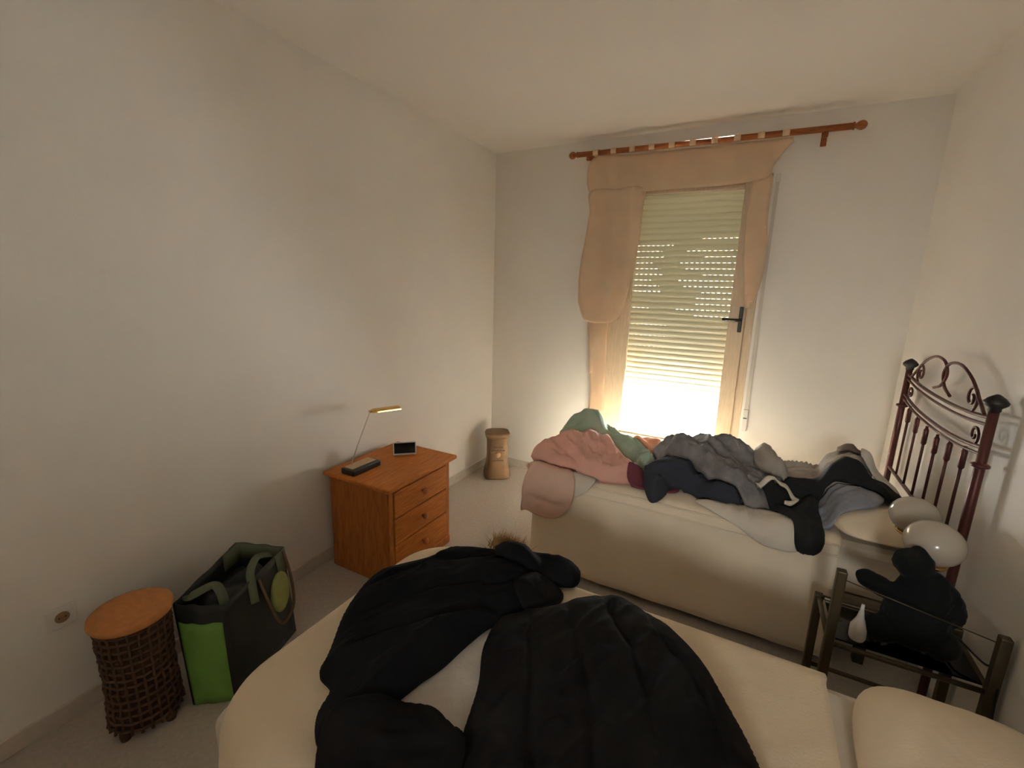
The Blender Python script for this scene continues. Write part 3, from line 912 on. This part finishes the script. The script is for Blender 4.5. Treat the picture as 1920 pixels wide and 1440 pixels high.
far.lay('sweater', [(2.27, 2.46), (2.36, 2.56), (2.48, 2.66), (2.60, 2.71), (2.72, 2.70), (2.84, 2.62), (2.88, 2.52), (2.80, 2.48), (2.70, 2.57), (2.60, 2.60), (2.53, 2.56), (2.51, 2.44), (2.52, 2.33), (2.525, 2.26), (2.49, 2.215), (2.42, 2.23), (2.40, 2.31), (2.35, 2.36)], 0.04, 'black_cloth',
        'black sweater with one sleeve hanging off the far bed', 'sweater', amp=0.025, freq=11, ang=0.4, seed=91, edge=0.035)
far.lay('belt', [(2.24, 2.44), (2.30, 2.49), (2.37, 2.53), (2.42, 2.51), (2.43, 2.47), (2.38, 2.42), (2.37, 2.44), (2.405, 2.475), (2.40, 2.495), (2.37, 2.505), (2.31, 2.465), (2.25, 2.42)], 0.012, 'cream_cloth',
        'cream fabric belt curled on the black sweater', 'belt', amp=0.004, seed=14, edge=0.012, res=0.006)
far.lay('towel', [(2.70, 2.80), (2.74, 2.90), (2.82, 2.92), (2.87, 2.80), (2.88, 2.66), (2.83, 2.66), (2.78, 2.74)], 0.03, 'white_cloth', 'white cloth lying against the headboard behind the black sweater', 'cloth', amp=0.02, seed=95)
# seams along the near edge of the far bedspread
fs = [o for o in bpy.data.objects if o.name.startswith('bedspread') and 'below the window' in o.get('label', '')][0]
for zz, yy in ((ZB - 0.018, FY0b + 0.012), (ZB - 0.060, FY0b - 0.001)):
    pts = [(x, yy + 0.0015 * math.sin(x * 9), zz + 0.003 * math.sin(x * 5)) for x in np.linspace(FX0 + 0.18, 2.58, 40)]
    MB().tube(pts, 0.0045, 6).build('piping', 'bedspread_far', fs, smooth=True)

# ------------------------------------------------------------------ jackets on the near bed
near = Heap(0.6, 2.95, 0.1, 1.6, bed_map(NX0, NY0, ZB + 0.012), base=0.012)
near.lay('tshirt', [(1.40, 0.70), (1.44, 0.86), (1.50, 1.00), (1.58, 1.04), (1.66, 0.90), (1.68, 0.74), (1.60, 0.66), (1.48, 0.64)], 0.012, 'white_cloth', 'greyish white cloth showing between the two black jackets', 'cloth', amp=0.012, seed=12, freq=12, ang=1.2)
j1 = empty('padded_jacket', (1.3, 1.0, ZB), label='black jacket with brown fur hood trim across the foot of the foreground bed', cat='jacket')
def local(o, par):
    o.parent = par
    o.matrix_parent_inverse = Matrix.Translation(-par.location)
    return o
o = near.lay('jacket_body', [(1.235, 0.66), (1.20, 0.72), (1.10, 0.88), (1.065, 1.03), (1.14, 1.18), (1.24, 1.31), (1.35, 1.385), (1.46, 1.385), (1.56, 1.32), (1.60, 1.22), (1.57, 1.09), (1.53, 0.96), (1.51, 0.82), (1.475, 0.67), (1.44, 0.56), (1.39, 0.53), (1.33, 0.575), (1.30, 0.64)],
             0.07, 'jacket_navy', amp=0.03, freq=6, ang=1.1, seed=101, edge=0.08, mounds=[(1.33, 1.0, 0.13, 0.30, 0.03)], quilt=(2.5, 7, 0.012), res=0.006)
local(o, j1)
o = near.lay('sleeve', [(1.38, 1.34), (1.46, 1.42), (1.56, 1.455), (1.65, 1.455), (1.69, 1.42), (1.69, 1.355), (1.62, 1.32), (1.54, 1.29), (1.44, 1.28)], 0.060, 'jacket_navy', amp=0.02, freq=9, ang=0.2, seed=103, edge=0.06)
local(o, j1)
o = near.lay('collar', [(1.54, 1.18), (1.56, 1.27), (1.63, 1.31), (1.68, 1.28), (1.66, 1.20), (1.60, 1.14)], 0.02, 'jacket_black', amp=0.02, freq=14, seed=105, edge=0.04)
local(o, j1)
# brown fur tuft of the hood
rnd = random.Random(5)
fm = MB()
for i in range(420):
    t = rnd.random()
    bx_, by_ = 1.33 + 0.13 * t + rnd.gauss(0, 0.008), 1.395 + 0.012 * math.sin(t * 3) + rnd.gauss(0, 0.012)
    bz = ZB + 0.055 + rnd.gauss(0, 0.010)
    L = 0.035 + 0.03 * rnd.random()
    d = Vector((rnd.gauss(0, 0.5), rnd.gauss(0.45, 0.4), 0.9)).normalized() * L
    s = Vector((rnd.gauss(0, 1), rnd.gauss(0, 1), 0)).normalized() * 0.0018
    p = Vector((bx_, by_, bz))
    s2 = d.cross(s).normalized() * 0.0018
    fm.add([p + s, p - s * 0.5 + s2, p - s * 0.5 - s2, p + d], [(0, 1, 3), (1, 2, 3), (2, 0, 3)])
o = fm.build('fur_trim', 'fur_brown', None)
o['kind'] = 'stuff'
local(o, j1)
o['label'] = 'brown fur trim of the hood'

j2 = empty('puffer_jacket', (1.9, 0.95, ZB), label='big black puffer jacket spread over the middle of the foreground bed', cat='jacket')
o = near.lay('jacket_body', [(1.69, 0.60), (1.665, 0.70), (1.63, 0.82), (1.57, 0.95), (1.575, 1.08), (1.66, 1.18), (1.74, 1.27), (1.83, 1.34), (1.92, 1.335), (2.02, 1.29), (2.12, 1.21), (2.20, 1.09), (2.265, 0.97), (2.31, 0.84), (2.33, 0.66), (2.26, 0.52), (2.10, 0.48), (1.9, 0.48), (1.74, 0.50)],
             0.075, 'jacket_black', amp=0.03, freq=5, ang=1.3, seed=111, edge=0.10, mounds=[(1.85, 0.85, 0.13, 0.3, 0.035), (2.1, 0.9, 0.10, 0.3, 0.02)], quilt=(0.45, 8, 0.012), res=0.006)
local(o, j2)
o = near.lay('sleeve', [(1.40, 0.565), (1.47, 0.66), (1.56, 0.71), (1.64, 0.70), (1.70, 0.66), (1.72, 0.56), (1.62, 0.49), (1.50, 0.46), (1.42, 0.50)], 0.05, 'jacket_black', amp=0.02, freq=9, ang=0.6, seed=113, edge=0.06)
local(o, j2)

# ------------------------------------------------------------------ pine chest of drawers
CX0, CX1, CY0, CY1, CZ = 0.062, 0.515, 1.675, 2.225, 0.61
ch = empty('bedside_chest', (CX0, CY0, 0), label='orange pine bedside chest with three drawers against the left wall', cat='chest')
w, l = CX1 - CX0, CY1 - CY0
mb = MB().box(0, w - 0.02, 0, 0.02, 0.05, CZ - 0.024).box(0, w - 0.02, l - 0.02, l, 0.05, CZ - 0.024)
mb.box(0, 0.012, 0.02, l - 0.02, 0.05, CZ - 0.024)
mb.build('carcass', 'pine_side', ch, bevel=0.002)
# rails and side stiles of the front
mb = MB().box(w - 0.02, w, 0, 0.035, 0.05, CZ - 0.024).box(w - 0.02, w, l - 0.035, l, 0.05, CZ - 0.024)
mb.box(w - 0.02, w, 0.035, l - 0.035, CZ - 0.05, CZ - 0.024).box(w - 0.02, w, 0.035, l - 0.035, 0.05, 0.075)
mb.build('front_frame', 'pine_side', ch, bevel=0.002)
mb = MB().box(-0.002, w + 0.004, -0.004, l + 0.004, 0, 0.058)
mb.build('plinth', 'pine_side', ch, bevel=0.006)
MB().box(-0.012, w + 0.038, -0.038, l + 0.038, CZ - 0.024, CZ).build('chest_top', 'pine', ch, bevel=0.008, bseg=3)
dh = (CZ - 0.05 - 0.075) / 3
for i in range(3):
    z0 = 0.075 + i * dh + 0.004
    d = MB().box(w - 0.016, w + 0.006, 0.040, l - 0.040, z0, z0 + dh - 0.008).build('drawer', 'pine', ch, bevel=0.005)
    MB().lathe([(0.008, 0), (0.008, 0.010), (0.016, 0.016), (0.0195, 0.024), (0.016, 0.031), (0.006, 0.034)], (w + 0.006, l / 2 - 0.0, z0 + dh / 2), 18, 'x').build('knob', 'knob_wood', d, smooth=True)

# halogen desk lamp on the chest
dl = empty('desk_lamp', (0.215, 1.775, CZ), label='slim brass desk lamp on a dark box base on the pine chest', cat='lamp')
MB().box(-0.05, 0.05, -0.105, 0.105, 0.0, 0.034).build('base', 'plastic_black', dl, bevel=0.006)
MB().box(-0.040, 0.028, -0.090, 0.090, 0.0335, 0.038).build('base_plate', 'base_plate_tan', dl, bevel=0.002)
MB().tube([(-0.030, -0.045, 0.037), (-0.024, 0.0, 0.14), (-0.015, 0.100, 0.325)], [0.0035, 0.0032, 0.003], 8).build('arm', 'strap_grey', dl, smooth=True)
MB().lathe([(0.004, -0.012), (0.008, -0.006), (0.008, 0.006), (0.004, 0.012)], (-0.015, 0.100, 0.325), 12, 'x').build('hinge', 'brass', dl, smooth=True)
# half-round brass reflector, tilted slightly
n = 10
v = []; f = []
y0_, y1_ = 0.11, 0.335
for yy, zz in ((y0_, 0.322), (y0_ + 0.02, 0.322), (y1_, 0.296)):
    rr = 0.016 if yy == y0_ else 0.030
    for k in range(n + 1):
        a = math.pi * k / n
        v.append((-0.015 + rr * math.cos(a), yy, zz - 0.008 + rr * 0.75 * math.sin(a)))
for i in range(2):
    for k in range(n):
        f.append((i * (n + 1) + k, i * (n + 1) + k + 1, (i + 1) * (n + 1) + k + 1, (i + 1) * (n + 1) + k))
f.append(tuple(range(n + 1))); f.append(tuple(2 * (n + 1) + k for k in range(n + 1)))
o = MB().add(v, f).build('lamp_head', 'brass', dl)
sm = o.modifiers.new('solid', 'SOLIDIFY'); sm.thickness = 0.002
MB().tube([(-0.015, 0.16, 0.313), (-0.015, 0.28, 0.300)], 0.006, 8).build('bulb', 'opal_glass', dl, smooth=True)

# small clock with dark display
ck = empty('clock', (0.262, 2.095, CZ), math.radians(-38), label='small white clock with a dark display on the pine chest', cat='clock')
MB().hexa([(-0.072, -0.018, 0), (0.072, -0.018, 0), (0.072, 0.024, 0), (-0.072, 0.024, 0)], [(-0.072, -0.006, 0.082), (0.072, -0.006, 0.082), (0.072, 0.008, 0.082), (-0.072, 0.008, 0.082)]).build('case', 'plastic_white', ck, bevel=0.004)
MB().hexa([(-0.065, -0.0185, 0.013), (0.065, -0.0185, 0.013), (0.065, -0.012, 0.013), (-0.065, -0.012, 0.013)], [(-0.065, -0.0078, 0.078), (0.065, -0.0078, 0.078), (0.065, -0.004, 0.078), (-0.065, -0.004, 0.078)]).build('display', 'screen_black', ck)
ck.rotation_euler[2] = math.radians(42)

# ------------------------------------------------------------------ stools
st = empty('wicker_stool', (0.243, 0.628, 0), label='dark woven wicker stool with round orange-brown top beside the green bag', cat='stool')
R0 = 0.116
MB().lathe([(R0 * 0.86, 0.45), (R0 * 1.06, 0.452), (R0 * 1.10, 0.462), (R0 * 1.08, 0.474), (R0 * 0.9, 0.478), (0.01, 0.480)], (0, 0, 0), 40).build('seat', 'raffia', st, smooth=True)
MB().lathe([(R0 * 0.955, 0.05), (R0 * 0.865, 0.24), (R0 * 0.955, 0.448)], (0, 0, 0), 32).build('inner_wall', 'basket_inner', st, smooth=True)
def rad(z): return R0 * (0.90 + 0.10 * (2 * z / 0.48 - 1) ** 2)
for i in range(24):
    a = 2 * math.pi * i / 24
    pts = [((rad(z) + 0.003 * (-1) ** k) * math.cos(a + 0.0), (rad(z) + 0.003 * (-1) ** k) * math.sin(a), z) for k, z in enumerate(np.linspace(0.035, 0.452, 11))]
    MB().tube(pts, 0.0055, 6).build('cane', 'cane_dark', st, smooth=True)
for k, z in enumerate(np.linspace(0.05, 0.44, 14)):
    pts = [((rad(z) + 0.003 * math.cos(12 * t + k * math.pi)) * math.cos(t), (rad(z) + 0.003 * math.cos(12 * t + k * math.pi)) * math.sin(t), z) for t in np.linspace(0, 2 * math.pi, 49)[:-1]]
    MB().tube(pts, 0.006, 6, closed=True).build('weave_ring', 'cane_dark', st, smooth=True)
for a in (0.4, 1.97, 3.54, 5.11):
    MB().lathe([(0.016, 0), (0.018, 0.02), (0.014, 0.06)], (R0 * 0.82 * math.cos(a), R0 * 0.82 * math.sin(a), 0), 10).build('foot', 'cane_dark', st, smooth=True)

cs = empty('carved_stool', (0.225, 3.35, 0), math.radians(35), label='brown carved wooden stump stool in the far left corner', cat='stool')
def sqring(hw, hd, z, n=28, p=4.0):
    out = []
    for k in range(n):
        a = 2 * math.pi * k / n
        c, s_ = math.cos(a), math.sin(a)
        rr = (abs(c) ** p + abs(s_) ** p) ** (-1 / p)
        out.append((hw * rr * c, hd * rr * s_, z))
    return out
def loft(rings):
    n = len(rings[0])
    v = [q for r in rings for q in r]; f = []
    for i in range(len(rings) - 1):
        for k in range(n):
            f.append((i * n + k, i * n + (k + 1) % n, (i + 1) * n + (k + 1) % n, (i + 1) * n + k))
    f.append(tuple(range(n))[::-1]); f.append(tuple((len(rings) - 1) * n + k for k in range(n)))
    return MB().add(v, f)
loft([sqring(h, h, z) for h, z in ((0.112, 0), (0.118, 0.02), (0.112, 0.06), (0.098, 0.13), (0.092, 0.2), (0.092, 0.30), (0.095, 0.375))]).build('body', 'carved_wood', cs, smooth=True)
loft([sqring(h, h, z) for h, z in ((0.096, 0.374), (0.108, 0.380), (0.110, 0.40), (0.104, 0.412), (0.05, 0.415))]).build('top_slab', 'carved_wood', cs, smooth=True)
MB().box(-0.045, 0.045, -0.100, -0.084, 0.292, 0.300).box(-0.07, -0.055, -0.098, -0.084, 0.24, 0.36).build('carved_brow', 'carved_dark', cs, bevel=0.003)
MB().lathe([(0.030, 0.084), (0.026, 0.096), (0.014, 0.104), (0.003, 0.106)], (0, 0, 0), 16, 'z').build('carved_boss', 'carved_pale', cs, smooth=True)
bo = [c for c in cs.children if c.name.startswith('carved_boss')][0]
bo.rotation_euler = (math.radians(90), 0, 0); bo.location = (0.0, 0.0, 0.225)
MB().box(-0.06, 0.06, -0.099, -0.086, 0.262, 0.268).box(-0.05, 0.05, -0.101, -0.086, 0.172, 0.178).build('carved_groove', 'carved_dark', cs, bevel=0.002)

# ------------------------------------------------------------------ shopping bag
bagc = (0.33, 0.94)
bg_ = empty('shopping_bag', (bagc[0], bagc[1], 0), label='black shopping bag with bright green side panel and olive rim by the left wall', cat='bag')
Bn, Be, Bf, Bg = [np.array(p) - np.array(bagc) for p in ((0.345, 0.735), (0.470, 0.838), (0.345, 1.20), (0.205, 1.09))]
Tn, Te, Tf, Tg = [np.array(p) - np.array(bagc) for p in ((0.270, 0.745), (0.425, 0.850), (0.325, 1.185), (0.150, 1.07))]
def bag_wall(z0, z1, off=0.0, n=16):
    """rounded four-sided wall, with sag noise"""
    B = [Bn, Be, Bf, Bg]; T = [Tn, Te, Tf, Tg]
    rings = []
    for kz in range(13):
        t = kz / 12
        zt = [0.425, 0.405, 0.455, 0.48]
        ring = []
        for s in range(4):
            for k in range(n):
                q = k / n
                a = B[s] * (1 - t) + T[s] * t; b = B[(s + 1) % 4] * (1 - t) + T[(s + 1) % 4] * t
                p = a * (1 - q) + b * q
                z = (zt[s] * (1 - q) + zt[(s + 1) % 4] * q) * t
                e = b - a; nrm = np.array([e[1], -e[0]]) / np.hypot(*e)
                bulge = 0.018 * math.sin(math.pi * q) * math.sin(math.pi * min(1, t * 1.0)) + 0.010 * (vnoise(np.array(s * 3 + q * 4), np.array(t * 3.5), 7) - 0.5) * math.sin(math.pi * q)
                p = p + nrm * (bulge + off)
                z += t * 0.014 * (float(vnoise(np.array(s * 5 + q * 5.0), np.array(0.5), 4)) - 0.5)
                ring.append((float(p[0]), float(p[1]), float(z) + 0.002))
        rings.append(ring)
    return rings
rg = bag_wall(0, 1)
N = len(rg[0])
v = [p for r in rg for p in r]
f = [(i * N + k, i * N + (k + 1) % N, (i + 1) * N + (k + 1) % N, (i + 1) * N + k) for i in range(12) for k in range(N)] + [tuple(range(N))[::-1]]
o = MB().add(v, f).build('bag_body', 'bag_black', bg_, smooth=True)
sm = o.modifiers.new('solid', 'SOLIDIFY'); sm.thickness = 0.003; sm.offset = -1
# green panel on the end facing the room, olive band along the far rim
ro = bag_wall(0, 1, 0.003)
def skin(name, m, i0, i1, k0, k1, src):
    v = []; f = []
    nk = k1 - k0 + 1
    for i in range(i0, i1 + 1):
        for k in range(k0, k1 + 1): v.append(src[i][k % N])
    for i in range(i1 - i0):
        for k in range(nk - 1): f.append((i * nk + k, i * nk + k + 1, (i + 1) * nk + k + 1, (i + 1) * nk + k))
    o = MB().add(v, f).build(name, m, bg_, smooth=True)
    sm = o.modifiers.new('solid', 'SOLIDIFY'); sm.thickness = 0.0025; sm.offset = 0
    return o
skin('green_panel', 'bag_green', 0, 10, 1, 15, ro)['label'] = 'bright green panel'
skin('rim_band', 'bag_olive', 9, 12, 29, 50, ro)
ri = bag_wall(0, 1, -0.006)
skin('lining', 'bag_olive', 10, 12, 32, 52, ri)
# oval badge on the long side
import itertools
def side_pt(q, t, off):
    p0 = (Be * (1 - t) + Te * t); p1 = (Bf * (1 - t) + Tf * t)
    p = p0 * (1 - q) + p1 * q
    e = p1 - p0; nrm = np.array([e[1], -e[0]]) / np.hypot(*e)
    b = 0.018 * math.sin(math.pi * q) * math.sin(math.pi * t)
    p = p + nrm * (b + off)
    return (float(p[0]), float(p[1]), t * (0.385 * (1 - q) + 0.47 * q))
pts = [side_pt(0.78 + 0.17 * math.cos(a), 0.62 + 0.20 * math.sin(a), 0.012) for a in np.linspace(0, 2 * math.pi, 29)[:-1]]
pts2 = [side_pt(0.78 + 0.14 * math.cos(a), 0.62 + 0.165 * math.sin(a), 0.020) for a in np.linspace(0, 2 * math.pi, 29)[:-1]]
pts0 = [side_pt(0.78 + 0.17 * math.cos(a), 0.62 + 0.20 * math.sin(a), 0.000) for a in np.linspace(0, 2 * math.pi, 29)[:-1]]
n = 28
f = [(k, (k + 1) % n, n + (k + 1) % n, n + k) for k in range(n)] + [(n + k, n + (k + 1) % n, 2 * n + (k + 1) % n, 2 * n + k) for k in range(n)] + [tuple(range(2 * n, 3 * n)), tuple(range(n))[::-1]]
MB().add(pts0 + pts + pts2, f).build('oval_badge', 'bag_badge', bg_, smooth=True)['label'] = 'olive green oval badge'
hp = bez([side_pt(0.50, 0.95, 0.006), side_pt(0.52, 0.70, 0.02), side_pt(0.60, 0.42, 0.03), side_pt(0.72, 0.34, 0.035), side_pt(0.90, 0.42, 0.035), side_pt(0.98, 0.66, 0.02), side_pt(0.96, 0.95, 0.006)], 8)
MB().tube(hp, 0.007, 8).build('handle', 'bag_handle', bg_, smooth=True)
def strap(name, pts, wdt, m):
    P = bez(pts, 8)
    v = []; f = []
    for i, p in enumerate(P):
        t = (P[min(i + 1, len(P) - 1)] - P[max(i - 1, 0)]).normalized()
        sd = t.cross(Vector((0.35, -0.2, 0.9))).normalized() * wdt / 2
        v += [p - sd, p + sd]
    f = [(2 * i, 2 * i + 1, 2 * i + 3, 2 * i + 2) for i in range(len(P) - 1)]
    o = MB().add(v, f).build(name, m, bg_, smooth=True)
    sm = o.modifiers.new('solid', 'SOLIDIFY'); sm.thickness = 0.003
    return o
strap('handle', [side_pt(0.05, 0.97, -0.012), (Te[0] - 0.045, Te[1] + 0.02, 0.435), (Te[0] - 0.10, Te[1] + 0.02, 0.452), (Tn[0] + 0.03, Tn[1] + 0.05, 0.44), (Tn[0] - 0.01, Tn[1] + 0.06, 0.425)], 0.035, 'bag_olive')
strap('handle', [side_pt(0.36, 0.80, 0.014), side_pt(0.38, 0.97, 0.012), side_pt(0.46, 1.06, -0.01), side_pt(0.62, 1.10, -0.02), side_pt(0.80, 1.02, -0.012)], 0.032, 'bag_olive')
# dark things filling the bag
cu, cv, cd, cq = patch([tuple(p) for p in (Tn * 0.90, Te * 0.90, Tf * 0.92, Tg * 0.92)], 0.02, 4)
ct = np.stack([cu, cv, 0.30 + 0.07 * folds(cu, cv, 3, 0.8, 14) + 0.06 * np.clip(cd / 0.06, 0, 1)], 1)
cbm = np.stack([cu * 0.8, cv * 0.8, np.full(len(cu), 0.20)], 1)
shell('bag_contents', ct, cbm, cq, 'bag_black', bg_)

# wall socket on the left wall
so = empty('wall_socket', (0, 0.506, 0.43), label='white wall socket low on the left wall', cat='socket')
MB().box(0, 0.010, -0.042, 0.042, -0.042, 0.042).build('plate', 'plastic_white', so, bevel=0.004)
MB().lathe([(0.021, 0.0095), (0.021, 0.0115), (0.019, 0.012)], (0, 0, 0), 20, 'x').build('recess', 'carved_pale', so, smooth=True)
MB().lathe([(0.0026, 0.0118), (0.0026, 0.0135)], (0, -0.0095, 0), 8, 'x').lathe([(0.0026, 0.0118), (0.0026, 0.0135)], (0, 0.0095, 0), 8, 'x').build('contacts', 'rubber_black', so)

# ------------------------------------------------------------------ side table between the beds
TX0, TX1, TY0, TY1, TZ = 2.512, 2.942, 1.80, 2.09, 0.455
tb = empty('side_table', (TX0, TY0, 0), label='dark bronze metal side table with glass shelf between the two beds', cat='side table')
w, l = TX1 - TX0, TY1 - TY0
for (px_, py_, zt) in ((0, 0, 0.735), (w, 0, 0.650), (0, l, TZ + 0.0), (w, l, TZ + 0.02)):
    MB().box(px_ - 0.015, px_ + 0.015, py_ - 0.015, py_ + 0.015, 0, zt).build('leg', 'bronze_metal', tb, bevel=0.004)
def bar(name, a, b, r): return MB().tube([a, b], r, 8).build(name, 'bronze_metal', tb, smooth=True)
for z_ in (TZ - 0.012, 0.12):
    bar('rail', (0.015, 0, z_), (w - 0.015, 0, z_), 0.009); bar('rail', (0.015, l, z_), (w - 0.015, l, z_), 0.009)
    bar('rail', (0, 0.015, z_), (0, l - 0.015, z_), 0.009); bar('rail', (w, 0.015, z_), (w, l - 0.015, z_), 0.009)
bar('top_rail', (0.015, 0, 0.700), (w - 0.015, 0, 0.625), 0.002)
MB().box(0.016, w - 0.016, 0.016, l - 0.016, TZ - 0.003, TZ + 0.003).build('glass_shelf', 'table_glass', tb)

# lamp with two opal globes
lp = empty('globe_lamp', (2.80, 2.02, TZ + 0.003), label='brass table lamp with two opal white glass globes between the beds', cat='lamp')
MB().lathe([(0.055, 0), (0.057, 0.008), (0.048, 0.016), (0.018, 0.024), (0.010, 0.04), (0.010, 0.235)], (0, 0, 0), 24).build('base', 'brass', lp, smooth=True)
for (gx, gy, gz, gr) in ((-0.015, -0.045, 0.375, 0.083), (-0.015, 0.185, 0.375, 0.078)):
    arm = bez([(0, 0, 0.20), (gx * 0.4, gy * 0.5, 0.225), (gx, gy, 0.245), (gx, gy, gz - gr * 0.98)], 6)
    MB().tube(arm, 0.007, 8).build('arm', 'brass', lp, smooth=True)
    MB().lathe([(0.020, gz - gr * 1.06), (0.046, gz - gr * 0.98), (0.050, gz - gr * 0.86), (0.044, gz - gr * 0.84)], (gx, gy, 0), 24).build('holder', 'brass', lp, smooth=True)
    prof = [(gr * math.cos(a) * 1.03, gz + gr * 0.92 * math.sin(a)) for a in np.linspace(-1.15, math.pi / 2 - 0.02, 18)]
    MB().lathe(prof, (gx, gy, 0), 32).build('globe', 'opal_glass', lp, smooth=True)
# lamp cable
cb = bez([(2.80, 2.075, TZ + 0.012), (2.88, 2.02, TZ + 0.05), (2.90, 1.93, TZ + 0.06), (2.945, 1.86, 0.50), (2.955, 1.82, 0.56), (2.945, 1.76, 0.36), (2.95, 1.72, 0.02)], 8)
co = MB().tube([p - Vector((2.80, 2.02, TZ + 0.003)) for p in cb], 0.0035, 6).build('cable', 'rubber_black', lp, smooth=True)

# black soft toy sitting on the table
def blob(name, balls, m, voxel=0.008):
    bm = bmesh.new()
    for (c, r, ax) in balls:
        mtx = Matrix.Translation(c) @ ax @ Matrix.Diagonal((*r, 1))
        bmesh.ops.create_icosphere(bm, subdivisions=3, radius=1.0, matrix=mtx)
    me = bpy.data.meshes.new(name); bm.to_mesh(me); bm.free()
    me.materials.append(MATS[m])
    o = bpy.data.objects.new(name, me); COL.objects.link(o)
    rm = o.modifiers.new('remesh', 'REMESH'); rm.mode = 'VOXEL'; rm.voxel_size = voxel; rm.use_smooth_shade = True
    s = o.modifiers.new('smooth', 'SMOOTH'); s.factor = 0.6; s.iterations = 6
    tx = bpy.data.textures.new(name + '_lumps', 'CLOUDS'); tx.noise_scale = 0.035
    d = o.modifiers.new('lumps', 'DISPLACE'); d.texture = tx; d.strength = 0.012; d.mid_level = 0.5
    return o
I4 = Matrix.Identity(4)
Rz = lambda a: Matrix.Rotation(a, 4, 'Z')
Ry = lambda a: Matrix.Rotation(a, 4, 'Y')
toy = blob('soft_toy', [
    ((0, 0, 0.115), (0.095, 0.080, 0.115), I4),
    ((0.01, 0, 0.22), (0.080, 0.065, 0.085), I4),
    ((-0.035, 0, 0.315), (0.058, 0.055, 0.052), I4),
    ((-0.030, 0.0, 0.355), (0.026, 0.022, 0.030), I4),
    ((-0.115, 0.0, 0.205), (0.080, 0.032, 0.036), Ry(0.38)),
    ((-0.095, -0.03, 0.055), (0.060, 0.045, 0.048), I4),
    ((0.075, -0.02, 0.055), (0.055, 0.06, 0.052), I4),
    ((0.09, 0.01, 0.19), (0.035, 0.04, 0.08), Ry(-0.3))], 'plush_black')
toy.location = (2.755, 1.895, TZ + 0.006)
toy.scale = (1.0, 0.95, 1.0)
tag(toy, 'lumpy black soft toy sitting on the side table between the beds', 'soft toy')
# white bottle behind the toy
bt = MB().lathe([(0.022, 0), (0.026, 0.01), (0.026, 0.05), (0.012, 0.085), (0.006, 0.12), (0.005, 0.14)], (0, 0, 0), 16).build('bottle', 'plastic_white', None, smooth=True)
bt.location = (2.60, 1.85, TZ + 0.004)
tag(bt, 'small white bottle beside the black soft toy on the side table', 'bottle')
